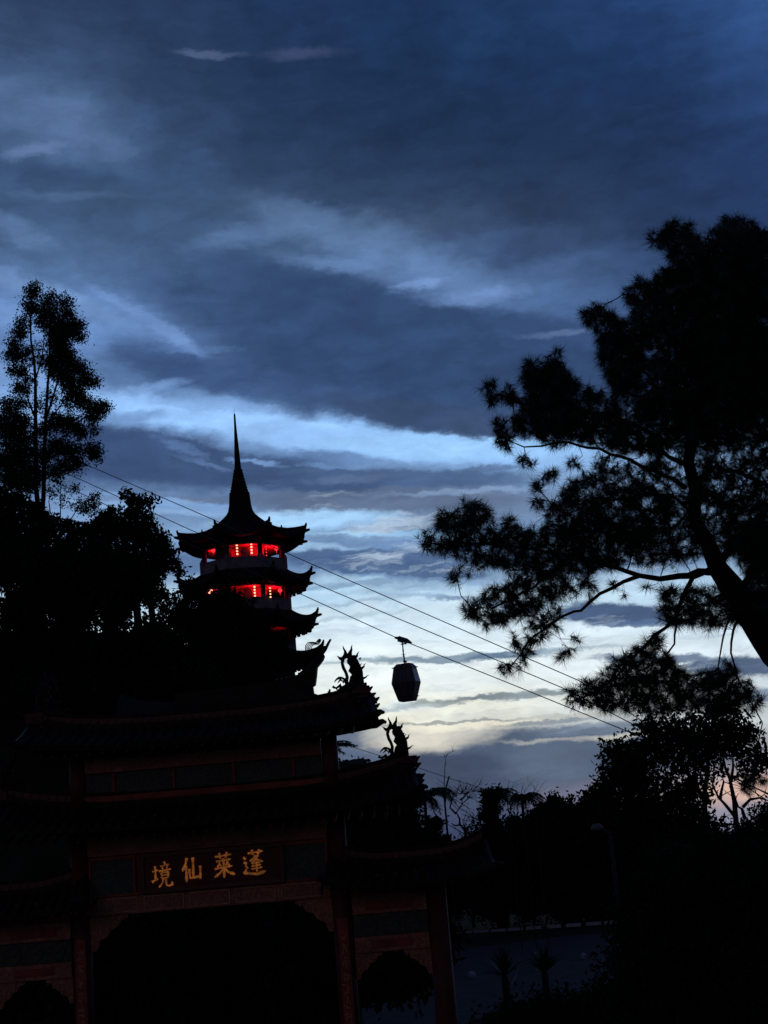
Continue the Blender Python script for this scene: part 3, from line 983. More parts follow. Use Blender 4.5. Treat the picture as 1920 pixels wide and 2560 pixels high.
def glyph(key, cx, cz, w, h):
    mb = MB()
    for pts, wd in CH[key]:
        P = [Vector((cx + (x - 50) / 100 * w, GY - .285, cz + (50 - y) / 100 * h)) for x, y in pts]
        # smooth the stroke
        Q, q = [], []
        n = 6
        for i in range(len(P) - 1):
            for k in range(n):
                Q.append(P[i].lerp(P[i + 1], k / n))
        Q.append(P[-1])
        L = len(Q)
        for i in range(L):
            t = i / (L - 1)
            q.append(wd / 100 * w * .74 * (1.12 - .42 * math.sin(PI * min(1, t * 1.15)) if t < .87 else 1.0 - (t - .87) * 4.2))
        mb.tube(Q, q, 8, flat=.45)
    o = mb.build('character', M_GOLD_GLOW, sign, smooth=True)
    return o


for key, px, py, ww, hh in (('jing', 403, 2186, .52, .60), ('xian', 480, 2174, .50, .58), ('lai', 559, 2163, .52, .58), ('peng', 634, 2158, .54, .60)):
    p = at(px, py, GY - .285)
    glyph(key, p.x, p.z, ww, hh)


def spandrel(xc, z, s, w, h, th=.22, name='spandrel'):
    """stepped corner bracket hanging under a beam at a column; s = direction of its column"""
    pts = [(0, 0), (-w, 0), (-w, -.10 * h), (-.80 * w, -.16 * h), (-.74 * w, -.34 * h), (-.52 * w, -.42 * h), (-.42 * w, -.62 * h), (-.2 * w, -.72 * h), (-.12 * w, -h), (0, -h)]
    poly = [(xc + s * x, z + zz) for x, zz in pts]
    o = MB().prism(poly, GY - th / 2, GY + th / 2).build(name, M_BEAM, gate, bevel=.01)
    sc = MB()
    for q in range(5):
        t = q / 4
        x = xc + s * (-.85 * w + .7 * w * t); zz = z - .08 - t * h * .5
        sc.tube([(x - .05, GY - th / 2 - .01, zz - .04), (x, GY - th / 2 - .02, zz + .05), (x + .06, GY - th / 2 - .01, zz)], [.015, .02, .01], 5)
    sc.build('scroll', M_BRASS, o)
    return o


for s in sgn:
    spandrel(GXC + s * IN, z_lint_lo - .003, s, .82, .75)

# top bay
z_t_lo = zr2 - .12
tz0, tz1 = zc(2004) + .02, zc(1930)
beam('top_sill', z_t_lo, z_t_lo + .14, M_RED, th=.30)
beam('top_panel', z_t_lo + .142, zc(1912), M_TEAL, th=.16)
beam('top_beam', zc(1912) + .002, zc(1878), M_BEAM, th=.32)
beam('top_plate', zc(1878) + .002, zr1 - .80, M_RED, th=.38)
for i in range(4):
    x = GXC - 2.1 + i * 1.4
    MB().box((x, GY - .10, (z_t_lo + zc(1912)) / 2 + .07), (.05, .08, zc(1912) - z_t_lo - .16)).build('panel_mullion', M_RED, gate)


def bracket_row(xa, xb, z, n, dirn=1, m1=M_DRED, y=GY):
    proto = None
    for i in range(n):
        x = xa + (xb - xa) * (i + .5) / n
        if proto is None:
            mb = MB()
            mb.box((0, 0, 0), (.12, .16, .10), taper=1.25)
            for lv, (wx, dd) in enumerate(((.34, .28), (.46, .50))):
                zz = .09 + lv * .13
                mb.box((0, -.03 - dd * .3, zz), (wx, .09, .06))
                mb.box((0, -.1 - dd * .4, zz + .002), (.085, dd, .064))
                for k in (-1, 0, 1):
                    mb.box((k * wx * .42, -.03 - dd * .3, zz + .065), (.1, .11, .062), taper=1.2)
            proto = mb.build('bracket_set', m1, None); o = proto; o.parent = gate
        else:
            o = proto.copy(); COL.objects.link(o); o.parent = gate
        o.location = Vector((x, y - .12, z)) - wloc(gate)


bracket_row(GXC - 2.85, GXC + 2.85, zr1 - .98, 12)
bracket_row(GXC - 2.95, GXC + 2.95, z_b2_hi + .17, 11)
# rafters under the front eaves
def rafters(x0, half, z, dz_, n, yy=-1.15):
    pr = None
    for i in range(n):
        x = x0 - half + 2 * half * (i + .5) / n
        if pr is None:
            pr = MB().tube([(0, 0, 0), (0, yy, dz_)], [.045, .04], 6).build('rafter', M_DRED, None); o = pr; o.parent = gate
        else:
            o = pr.copy(); COL.objects.link(o); o.parent = gate
        o.location = Vector((x, GY - .1, z)) - wloc(gate)


rafters(GXC, 3.7, zr1 - .66, -.26, 26, -1.05)
rafters(GXC, 4.6, zr2 - .72, -.28, 32, -1.2)

# side bays
for s in sgn:
    xc = GXC + s * (COLX + BAYX) / 2; w = BAYX - COLX - .47
    px0 = 955 if s > 0 else 85
    def zz(py): return at(955, py, GY).z
    beam('side_plate', zz(2238), zz(2218), M_RED, xc, w, th=.40)
    b = beam('side_beam', zz(2282), zz(2238) - .002, M_BEAM, xc, w, th=.30)
    MB().box((xc, GY - .16, zz(2260)), (1.05, .04, .2)).build('cartouche', M_RED, b, bevel=.01)
    beam('side_panel', zz(2338), zz(2282) - .002, M_TEAL, xc, w, th=.16)
    for k in (-1, 0, 1):
        rs = MB().lathe((0, 0, 0), [(.2, 0), (.2, .03), (.15, .03), (.14, .012), (.05, .02), (.01, .03)], 16).build('medallion', M_TEAL, None)
        rs.parent = gate; rs.location = Vector((xc + k * .5, GY - .085, zz(2310))) - wloc(gate); rs.rotation_euler.x = R(90)
    b2 = beam('side_lintel', zz(2378), zz(2338) - .002, M_BEAM, xc, w, th=.28)
    MB().box((xc, GY - .15, zz(2358)), (.9, .04, .16)).build('cartouche', M_RED, b2, bevel=.01)
    for q in sgn:
        spandrel(xc + q * w / 2, zz(2378) - .003, q, .60, .55, .18)
    bracket_row(xc - w / 2, xc + w / 2, zz(2218) + .05, 4)
    rafters(xc, 1.6, zr3 - .68, -.26, 12, -1.05)

# back hall roof with its tall swallowtail ridge, right behind the gate
HY = 52.0
hall0 = at(640, 1700, HY)
hall = empty('temple_hall', (hall0.x, HY + 3, 0), 'dark hall roof with a long upswept swallowtail ridge tip behind the gate', 'hall')
out = [(440, 1735), (620, 1716), (690, 1704), (747, 1688), (768, 1672), (790, 1652), (806, 1636), (812, 1640), (808, 1650), (794, 1668), (792, 1690), (789, 1712), (770, 1724), (700, 1760), (440, 1790)]
MB().prism([(at(x, y, HY).x, at(x, y, HY).z) for x, y in out], HY - .25, HY + .25).build('ridge_end', M_TILE, hall)
pl = [at(x, y, HY) for x, y in ((747, 1688), (778, 1664), (800, 1641), (814, 1622), (822, 1606), (827, 1598))]
MB().tube(pl, [.06, .075, .08, .06, .045, .035], 8).build('swallowtail', M_TILE, hall, smooth=True)
rb = MB()
for i in range(9):
    x = 690 + i * 11.5
    yy = np.interp(x, [690, 747, 778, 800], [1704, 1688, 1664, 1641])
    p = at(x, yy, HY)
    rb.box((p.x, HY, p.z + .02), (.07, .16, .12))
rb.build('ridge_block', M_TILE, hall)
hz_r = at(640, 1738, HY).z
vs = []; hw = 5.0
xr = at(782, 1712, HY).x; xl = at(300, 1760, HY).x
mb = MB()
prof = [(0, 0), (.9, -.75), (1.9, -1.35), (3.0, -1.75), (3.3, -1.72)]
for side in (-1, 1):
    n = 24; vv = []; ff = []
    for i in range(n + 1):
        t = i / n; x = xl + (xr - xl) * t
        li = .45 * abs(2 * t - 1) ** 4
        for (dy_, dz_) in prof: vv.append((x, HY + side * dy_, hz_r + dz_ + li))
    for i in range(n + 1):
        t = i / n; x = xl + (xr - xl) * t
        li = .45 * abs(2 * t - 1) ** 4
        for (dy_, dz_) in prof: vv.append((x, HY + side * dy_, hz_r + dz_ + li - .15))
    k = len(prof); m1 = (n + 1) * k
    for i in range(n):
        for j in range(k - 1):
            a = i * k + j; q = (a, a + 1, a + 1 + k, a + k)
            ff.append(q); ff.append(tuple(c + m1 for c in q[::-1]))
        e = i * k + k - 1; ff.append((e, e + k, e + k + m1, e + m1))
    mb.add(vv, ff)
mb.build('roof', M_TILE, hall)
MB().box(((xl + xr) / 2, HY, (hz_r - 1.3) / 2), (xr - xl - 1.6, 4.6, hz_r - 1.3)).build('wall', M_PAG, hall)

# ------------------------------------------------------------------ pagoda
PY = 140.0
mpp = PY / FOC
paxis = at(604, 1325, PY)
PXc = paxis.x
PH = R(22.5 + 6.5)


def pz(py, px=None):   # height on the axis (the axis leans in the picture as all uprights do)
    px = 604 + (py - 1325) * .062 if px is None else px
    return at(px, py, PY).z


pag = empty('pagoda', (PXc, PY, 0), 'tall eight sided pagoda with ringed spire and red lit galleries', 'pagoda')


def octa_roof(name, z_corner, r_corner, r_in, z_in, r_eave_mid_drop, prof=None, parent=pag, up=.9):
    """eight sided swept roof; corners turn up. prof: list of (fraction of radius, height) from the inside outward"""
    na = 8 * 8; mb = MB()
    nr = 10
    def P(a, t):
        k = (a / (2 * PI) * 8) % 1.0          # 0 at a corner, .5 at mid-face
        cornerness = abs(2 * k - 1)            # 1 at corner
        aa = a + PH
        flat = math.cos(PI / 8) / math.cos((k - .5) * PI / 4)
        if prof is None:
            rr = r_in + (r_corner - r_in) * t
            z = z_in - (z_in - z_corner + up) * (1 - (1 - t) ** 1.7)
        else:
            q = t * (len(prof) - 1); i = min(int(q), len(prof) - 2); f = q - i
            rr = prof[i][0] + (prof[i + 1][0] - prof[i][0]) * f
            z = prof[i][1] + (prof[i + 1][1] - prof[i][1]) * f
            z = z_corner - up + z
        z += up * (cornerness ** 2.6) * t ** 3
        rr *= flat * (1 + 0.05 * cornerness ** 4 * t)
        return Vector((PXc + rr * math.cos(aa), PY + rr * math.sin(aa), z))
    vs = []; fs = []
    for i in range(na):
        a = 2 * PI * i / na
        for j in range(nr + 1): vs.append(P(a, j / nr))
    for i in range(na):
        a = 2 * PI * i / na
        for j in range(nr + 1):
            v = P(a, j / nr); th = .30 + 1.0 * (1 - j / nr) ** .8
            vs.append(v - Vector((0, 0, th)))
    m1 = na * (nr + 1)
    for i in range(na):
        i2 = (i + 1) % na
        for j in range(nr):
            q = (i * (nr + 1) + j, i * (nr + 1) + j + 1, i2 * (nr + 1) + j + 1, i2 * (nr + 1) + j)
            fs.append(q[::-1]); fs.append(tuple(c + m1 for c in q))
        e, e2 = i * (nr + 1) + nr, i2 * (nr + 1) + nr
        fs.append((e, e2, e2 + m1, e + m1))
    mb.add(vs, fs)
    roof = mb.build(name, M_PAGROOF, parent)
    for c in range(8):
        a = 2 * PI * c / 8
        pts = [P(a, j / nr) + Vector((0, 0, .06)) for j in range(nr + 1)]
        tip = pts[-1]; dirv = Vector((math.cos(a + PH), math.sin(a + PH), 0))
        hb = MB().tube(pts, [.13] * (nr - 1) + [.15, .14], 6)
        hb.tube([tip - dirv * .1, tip + Vector((0, 0, .16)), tip + Vector((0, 0, .34)) + dirv * .03], [.15, .12, .07], 6)      # finial
        if prof is not None: q = P(a, .74); hb.tube([q, q + Vector((0, 0, .3)), q + Vector((0, 0, .45))], [.11, .08, .04], 5)
        hb.build('hip_ridge', M_PAGROOF, roof)
        rf = MB().tube([tip - dirv * 1.2 - Vector((0, 0, .55)), tip - dirv * .2 - Vector((0, 0, .42)), tip + dirv * .34 - Vector((0, 0, .36))], [.2, .2, .11], 6)
        rf.build('corner_rafter', M_PAGROOF, roof)
    # bracket blocks under the eave
    for side in range(8):
        bb = MB()
        a0, a1 = 2 * PI * side / 8, 2 * PI * (side + 1) / 8
        for i in range(9):
            a = a0 + (a1 - a0) * (i + .5) / 9
            p = P(a, .82)
            bb.box((p.x, p.y, p.z - .55), (.26, .26, .35))
            p = P(a, .62)
            bb.box((p.x, p.y, p.z - .75), (.3, .3, .4))
        bb.build('eave_brackets', M_PAGROOF, roof, kind='stuff')
    return roof, P


def ring8(r, z): return [Vector((PXc + r * math.cos(2 * PI * c / 8 + PH), PY + r * math.sin(2 * PI * c / 8 + PH), z)) for c in range(8)]


# spire
zb, zm, ztop = pz(1236), pz(1172), pz(1036)
sp_ = MB()
prof = []
k = 9
for i in range(k):
    t = i / k; r0 = .92 + (.36 - .92) * t ** .85; z = zb + (zm - zb) * t
    prof += [(r0, z), (r0 + .045, z + .02), (r0 + .03, z + (zm - zb) / k * .55), (r0 - .05, z + (zm - zb) / k * .7)]
prof += [(.33, zm)]
# stays upright over the axis
sp_.lathe((PXc, PY, 0), prof, 20)
sp_.build('ringed_spire', M_PAGROOF, pag)
MB().lathe((PXc, PY, 0), [(.33, zm), (.29, zm + .9), (.235, zm + 2.0), (.17, zm + 3.2), (.12, zm + 4.2), (.085, ztop), (.03, ztop + .1)], 14).build('spire_tip', M_PAGROOF, pag, smooth=True)
MB().tube([(PXc, PY, ztop), (PXc, PY, ztop + .55)], [.015, .01], 5).build('lightning_rod', M_STEEL, pag)
zc1 = pz(1341)
up1 = .8
tr_ = [.93, 1.05, 1.2, 1.5, 1.94, 2.57, 3.3, 4.3, 5.3, 6.3]
want = [pz(1236) - zc1, 2.75, 2.2, 1.76, 1.38, .80, .34, .02, -.07, 0.0]     # height of the hip line over the eave tips
topprof = [(a, b + up1 - up1 * (i / 9) ** 3) for i, (a, b) in enumerate(zip(tr_, want))]
octa_roof('top_roof', zc1, 6.35, .93, pz(1236), 0, topprof, up=up1)

STOREYS = []
tipy = [1331, 1434, 1538, 1619, 1742]
rcor = [6.3, 6.55, 6.85, 7.15, 7.4]
wall = [4.28, 4.42, 4.6, 4.8, 5.0]
for k in range(5):
    # gallery k lies under roof k
    rw = wall[k]
    def pzf(py): return at(604 + (py - 1325) * .062, py, PY - rw * .95).z
    z_ce = pzf(tipy[k] + 24)                    # ceiling
    z_rail = pzf(tipy[k] + 62)
    z_fl = pzf(tipy[k] + 88)
    if k < 4:
        z_next = pz(tipy[k + 1] + 14)
        octa_roof('storey_roof', z_next, rcor[k + 1], rw + .1, z_fl - .1, 0, None, up=.75)
    # ceiling and floor slabs
    pts = ring8(rw - .05, 0)
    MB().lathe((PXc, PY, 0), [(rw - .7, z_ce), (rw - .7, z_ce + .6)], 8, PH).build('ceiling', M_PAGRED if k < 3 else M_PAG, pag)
    MB().lathe((PXc, PY, 0), [(rw + .05, z_fl - .35), (rw + .05, z_fl)], 8, PH).build('floor_slab', M_PAG, pag)
    if k < 3:
        for c, p in enumerate(ring8(rw - .25, 0)):
            MB().tube([(p.x, p.y, z_fl), (p.x, p.y, z_ce)], .24, 10).build('column', M_PAG, pag, smooth=True)
        # beam band round the top of the opening
        rr = ring8(rw - .2, 0)
        for c in range(8):
            a, b = rr[c], rr[(c + 1) % 8]
            an = math.atan2(b.y - a.y, b.x - a.x)
            rot = Matrix.Rotation(an, 3, 'Z')
            m_ = (a + b) / 2; L = (b - a).length
            MB().box((m_.x, m_.y, z_ce + .32), (L - .3, .3, .9), rot).build('gallery_beam', M_PAG, pag)
            ps = MB()
            ps.box((m_.x * 1, m_.y, z_rail - .08), (L - .45, .16, .16), rot)
            nb = 7
            for i in range(nb):
                q = a.lerp(b, (i + .5) / nb)
                ps.box((q.x, q.y, (z_fl + z_rail) / 2 - .1), (.2, .14, z_rail - z_fl - .2), rot)
            for i in (0, 1):
                q = a.lerp(b, .5)
                ps.box((q.x, q.y, z_fl + .3 + i * .02), (L - .5, .10 + i * .004, .55), rot)
            ra = ring8(rw + .02, 0); a2, b2 = ra[c], ra[(c + 1) % 8]; m2 = (a2 + b2) / 2
            bal = MB().box((m2.x, m2.y, (z_fl + z_rail) / 2), ((b2 - a2).length, .16, z_rail - z_fl), rot)
            bal.box((m2.x, m2.y, z_rail + .04), ((b2 - a2).length + .04, .26, .09), rot)
            bal.build('balustrade', M_STONE, pag)
            pp = MB().box((a2.x, a2.y, (z_fl + z_rail) / 2 + .1), (.3, .3, z_rail - z_fl + .25), rot)
            pp.lathe((a2.x, a2.y, z_rail + .22), [(.1, 0), (.14, .08), (.1, .2), (.02, .28)], 8)
            pp.build('newel_post', M_STONE, pag)
        # core with arched doorways, lit red by the lamps under the ceiling
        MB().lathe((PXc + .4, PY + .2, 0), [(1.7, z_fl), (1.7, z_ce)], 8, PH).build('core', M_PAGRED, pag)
        dwx = at(612, 1380, PY - 2.4).x
        dm = MB().box((dwx, PY - 2.0, (z_fl + z_ce - .5) / 2), (.8, .5, z_ce - .5 - z_fl))
        dm.prism([(dwx + .4 * math.cos(PI * q / 10), z_ce - .5 + .3 * math.sin(PI * q / 10)) for q in range(11)], PY - 2.25, PY - 1.75)
        dm.box((PXc - 1.9, PY - 2.6, (z_fl + z_ce) / 2), (.9, .2, z_ce - z_fl - .02))
        dm.build('doorway', M_PAG, pag)
        for a in range(4):
            th = -PI / 2 + (a - 1.5) * .9
            x, y = PXc + 2.6 * math.cos(th), PY + 2.6 * math.sin(th)
        ld = bpy.data.lights.new('gallery_lamp', 'POINT'); ld.energy = 70 if k == 0 else (70 if k == 1 else 8); ld.color = (1, .02, .07); ld.shadow_soft_size = .25
        for (ddx, ddy) in ((-2.5, -1.4), (1.0, -2.9), (2.9, -.9)):
            lo = bpy.data.objects.new('gallery_lamp', ld); COL.objects.link(lo); lo.location = (PXc + ddx, PY + ddy, z_ce - .55)
    else:
        MB().lathe((PXc, PY, 0), [(rw - .3, z_fl), (rw - .3, z_ce)], 8, PH).build('wall', M_PAG, pag)
    STOREYS.append((z_ce, z_rail, z_fl, rw))
MB().lathe((PXc, PY, 0), [(5.6, 5), (5.2, STOREYS[-1][2] - .2)], 8, PH).build('base', M_PAG, pag)
# flame ornament on the fourth roof's right corner
q = [at(x, y, PY - 3) for x, y in ((764, 1626), (764, 1614), (770, 1606), (780, 1605), (789, 1606), (795, 1600), (799, 1596))]
fl = MB()
for i in range(5):
    o = Vector((i * .13, 0, -i * .10))
    fl.tube([p + o * (1 - .12 * j) for j, p in enumerate(q)], [.05, .045, .04, .035, .035, .045, .02], 5)
flm = fl.build('cloud_finial', M_PAGROOF, pag, smooth=True)

# hanging strings of small lanterns, each its own thing
LS = [(0, 592, 1362, 4, 'lit lantern string in the top gallery, left of the dark doorway', 'y'),
      (0, 628, 1359, 4, 'lit lantern string in the top gallery, right of the dark doorway', 'y'),
      (0, 644, 1361, 4, 'dim lantern string in the top gallery, just left of the thick column', 'r'),
      (0, 665, 1365, 4, 'dim lantern string in the top gallery, just right of the thick column', 'r'),
      (1, 636, 1466, 4, 'brightest golden lantern string, in the second gallery from the top', 'y'),
      (1, 655, 1467, 4, 'small lantern string in the second gallery, left of its thick column', 'y2'),
      (1, 675, 1469, 4, 'small lantern string in the second gallery, right of its thick column', 'y2')]
for (k, px, py, n, lab, kd) in LS:
    Yl = PY - STOREYS[k][3] * .80
    p = at(px, py + 1, Yl)
    e = empty('lantern_string', (p.x, Yl, p.z + .25), lab, 'lantern string', 'lantern strings in the pagoda galleries')
    MB().tube([(p.x, Yl, p.z + .6), (p.x, Yl, p.z - 1.05)], .012, 5).build('cord', M_STEEL, e)
    sz = {'y': .105, 'r': .075, 'y2': .085}[kd]
    for i in range(n):
        z = p.z - i * .285
        m_ = M_LITR if kd == 'r' else M_LIT
        MB().lathe((p.x, Yl, z), [(.02, -sz * .9), (sz * .7, -sz * .6), (sz, 0), (sz * .7, sz * .6), (.02, sz * .9)], 10).build('lantern', m_, e, smooth=True)
# bigger ceiling lanterns
for (k, px, py, Yo, rr, lab, m_) in [(0, 533, 1376, -2.2, .20, 'round red lantern in the left bay of the top gallery', M_LITR), (0, 691, 1372, -2.4, .20, 'round red lantern in the right bay of the top gallery', M_LITR),
                                  (1, 700, 1476, -2.6, .22, 'round red lantern in the right bay of the second gallery', M_LITR), (1, 527, 1480, -2.9, .26, 'red lantern glimpsed behind leaves at the left of the second gallery', M_LIT),
                                  (2, 607, 1579, -4.2, .16, 'lone bright lantern shining through the leaves below the second gallery', M_LIT)]:
    p = at(px, py, PY + Yo)
    e = empty('round_lantern', p, lab, 'lantern', 'round lanterns in the pagoda galleries')
    MB().lathe(p, [(.03, -rr), (rr * .75, -rr * .65), (rr, 0), (rr * .75, rr * .65), (.03, rr)], 12).build('shade', m_, e, smooth=True)
    MB().tube([p + Vector((0, 0, rr)), p + Vector((0, 0, rr + .35))], .015, 5).build('cord', M_STEEL, e)
    MB().tube([p - Vector((0, 0, rr)), p - Vector((0, 0, rr + .22))], [.03, .02], 5).build('tassel', M_LITR, e)

# ------------------------------------------------------------------ cable car
CY = 115.0
def cable(pts, lab, r=.038):
    P3 = [at(x, y, Y) for x, y, Y in pts]
    # extend well past the frame at both ends
    a = P3[0] + (P3[0] - P3[1]).normalized() * 90
    b = P3[-1] + (P3[-1] - P3[-2]).normalized() * 90
    Q, _ = densify([a] + P3 + [b], [0] * (len(P3) + 2), 6)
    return tag(MB().tube(Q, r, 6).build('haul_cable', M_STEEL, None, smooth=True), lab, 'cable', 'cables of the cable car line')


k = S8
cable([(100 * k, 967 * k, CY + 22), (185 * k, 1003 * k, CY + 18), (455 * k, 1120 * k, CY + 12), (620 * k, 1195 * k, CY + 8), (1080 * k, 1396 * k, CY - 2), (1250 * k, 1470 * k, CY - 5), (1420 * k, 1578 * k, CY - 8)], 'uppermost of the three cables slanting down past the pagoda')
cable([(100 * k, 1003 * k, CY + 22), (185 * k, 1041 * k, CY + 18), (410 * k, 1144 * k, CY + 12), (665 * k, 1254 * k, CY + 7), (1085 * k, 1431 * k, CY - 2), (1220 * k, 1488 * k, CY - 5), (1420 * k, 1592 * k, CY - 8)], 'middle one of the three cables slanting down past the pagoda')
cable([(100 * k, 1032 * k, CY + 16), (215 * k, 1084 * k, CY + 13), (385 * k, 1164 * k, CY + 9), (625 * k, 1272 * k, CY + 5), (866 * k, 1382 * k, CY), (1110 * k, 1480 * k, CY - 4), (1385 * k, 1592 * k, CY - 9), (1430 * k, 1612 * k, CY - 10)], 'lowest of the three cables, the one that carries the cabin')
cable([(1000, 1905, 150), (1035, 1916, 150), (1118, 1944, 150), (1230, 1978, 150), (1330, 2010, 150)], 'thin low cable crossing the dark cloud right of the gate', .03)
pp = [at(1121, 1944, 150), at(1110, 1985, 150)]
MBp = MB().tube([pp[0] + Vector((.1, 0, .15)), pp[1]], [.09, .1], 6).tube([pp[1], Vector((pp[1].x, 150, 0))], [.1, .15], 6)
tag(MBp.build('cable_support', M_STEEL), 'slim post holding up the thin low cable right of the gate', 'post')

cg0 = at(868 * k, 1382 * k, CY)
gon = empty('cable_car', cg0, 'dark angular cable car cabin hanging under the lowest cable', 'cable car')
mC = CY / FOC
# grip, hanger
gp_ = MB()
gp_.tube([cg0 + Vector((-.55, 0, .22)), cg0 + Vector((-.15, 0, .12)), cg0 + Vector((.35, 0, -.1)), cg0 + Vector((.75, 0, -.32))], [.07, .16, .2, .07], 8)
gp_.box(cg0 + Vector((-.05, 0, .02)), (.5, .3, .42), Matrix.Rotation(R(22), 3, 'Y'))
gp_.box(cg0 + Vector((.28, 0, -.22)), (.2, .24, .3), Matrix.Rotation(R(22), 3, 'Y'))
gp_.build('grip', M_STEEL, gon)
ctop = at(1014, 1659, CY); hz = ctop.z
hx = cg0.x + .03
hg = MB().tube([(hx, CY, cg0.z), (hx, CY, cg0.z - .5), (hx, CY, cg0.z - 1.0), (hx + .03, CY, hz + .22), (hx + .06, CY, hz)], [.04, .05, .05, .07, .07], 8)
hg.box((hx, CY, cg0.z - .34), (.26, .16, .08)).box((hx, CY, cg0.z - .86), (.12, .12, .14)).box((hx, CY, cg0.z - 1.14), (.34, .1, .03)).box((hx, CY, cg0.z - 1.28), (.22, .1, .03))
hg.box((hx + .07, CY, hz + .16), (.28, .2, .12)).tube([(hx + .17, CY, hz + .2), (hx + .19, CY, hz - .02)], .035, 6)
hg.build('hanger', M_STEEL, gon)
# cabin: tapered above and below a wide waist, turned a little so its left end shows
yaw = R(-24)
rc = Matrix.Rotation(yaw, 3, 'Z')
cx = hx + .02
levels = [(-.02, .56, .42), (-.28, .80, .60), (-.34, .78, .58), (-1.5, 1.0, .70), (-2.72, .66, .52), (-2.92, .58, .46)]
mb = MB(); vs = []
for (dz_, ax, ay) in levels:
    for sx_, sy_ in ((-1, -1), (1, -1), (1, 1), (-1, 1)):
        c = .16
        for (ux, uy) in (((1 - c) * sx_, sy_), (sx_, (1 - c) * sy_)) if sx_ * sy_ < 0 else ((sx_, (1 - c) * sy_), ((1 - c) * sx_, sy_)):
            vs.append(Vector((cx, CY, hz + dz_)) + rc @ Vector((ux * ax, uy * ay, 0)))
fs = []
n = 8
for i in range(len(levels) - 1):
    for q in range(n):
        a, b = i * n + q, i * n + (q + 1) % n
        fs.append((a, b, b + n, a + n))
fs.append(tuple(range(n))); fs.append(tuple(range((len(levels) - 1) * n, len(levels) * n)))
mb.add(vs, fs)
cab = mb.build('cabin', M_CAB, gon, bevel=.02)
def face_pt(u, z, side, off):
    """point on the cabin side (side: 'f' long face, 'l' end face), u in -1..1"""
    L = levels
    for i in range(len(L) - 1):
        if L[i][0] >= z >= L[i + 1][0]:
            t = (L[i][0] - z) / (L[i][0] - L[i + 1][0]); ax = L[i][1] + (L[i + 1][1] - L[i][1]) * t; ay = L[i][2] + (L[i + 1][2] - L[i][2]) * t
    if side == 'f': v = Vector((u * ax * .84, -ay - off, 0))
    elif side == 'b': v = Vector((u * ax * .84, ay + off, 0))
    elif side == 'l': v = Vector((-ax - off, u * ay * .84, 0))
    else: v = Vector((ax + off, u * ay * .84, 0))
    return Vector((cx, CY, hz + z)) + rc @ v
def pane(name, m, u0, u1, z0, z1, side, off=.012, th=.02):
    a = [face_pt(u0, z0, side, off), face_pt(u1, z0, side, off), face_pt(u1, z1, side, off), face_pt(u0, z1, side, off)]
    b = [face_pt(u0, z0, side, off - th), face_pt(u1, z0, side, off - th), face_pt(u1, z1, side, off - th), face_pt(u0, z1, side, off - th)]
    return MB().add(a + b, [(0, 1, 2, 3), (7, 6, 5, 4), (0, 1, 5, 4), (1, 2, 6, 5), (2, 3, 7, 6), (3, 0, 4, 7)]).build(name, m, gon)
for side in 'fb':
    for (u0, u1) in ((-.95, -.42), (.42, .95)):
        pane('window', M_GLASS, u0, u1, -.5, -1.5, side)
        pane('lower_panel', M_CAB, u0, u1, -1.62, -2.6, side)
    for (u0, u1) in ((-.37, -.02), (.02, .37)):
        d = pane('door_leaf', M_CAB, u0, u1, -.42, -1.52, side, .03)
        pane('door_leaf', M_CAB, u0, u1, -1.58, -2.6, side, .03)
        pane('door_window', M_GLASS, u0 + .05, u1 - .05, -.55, -1.5, side, .042)
        pane('door_window', M_GLASS, u0 + .05, u1 - .05, -1.6, -2.05, side, .042)
for side in 'lr':
    pane('end_window', M_GLASS, -.8, .8, -.55, -1.48, side)
    pane('end_panel', M_CAB, -.8, .8, -1.64, -2.55, side)
pn = face_pt(0, -2.6, 'r', .1)
MB().box(pn, (.25, .5, .04), rc).build('footboard', M_STEEL, gon)
rv = MB().box(Vector((cx, CY, hz - .3)), (1.68, 1.3, .05), rc).build('roof_rim', M_CAB, gon)

# ------------------------------------------------------------------ trees
def blobs_to_points(bl, Y, dens, depth, r, ox=0.0, oy=0.0, sc=1.0, flat=1.0, jit=1.0):
    """blobs (x, y, radius) in photo pixels -> 3D points scattered through balls at distance Y"""
    out = []
    for b in bl:
        x, y, rad = b[0] * sc + ox, b[1] * sc + oy, b[2] * sc
        w = b[3] if len(b) > 3 else 1.0
        Yb = Y + r.uniform(-1, 1) * depth
        c = at(x, y, Yb)
        rm = rad * Yb / FOC
        n = max(1, int(dens * w * rad * rad / 100))
        d = unit(r.normal(0, 1, (n, 3))) * (r.uniform(0, 1, (n, 1)) ** (1 / 2.2)) * rm
        d[:, 1] *= 1.0 + depth * .3
        out.append(np.array(c) + d * jit)
    return np.vstack(out)


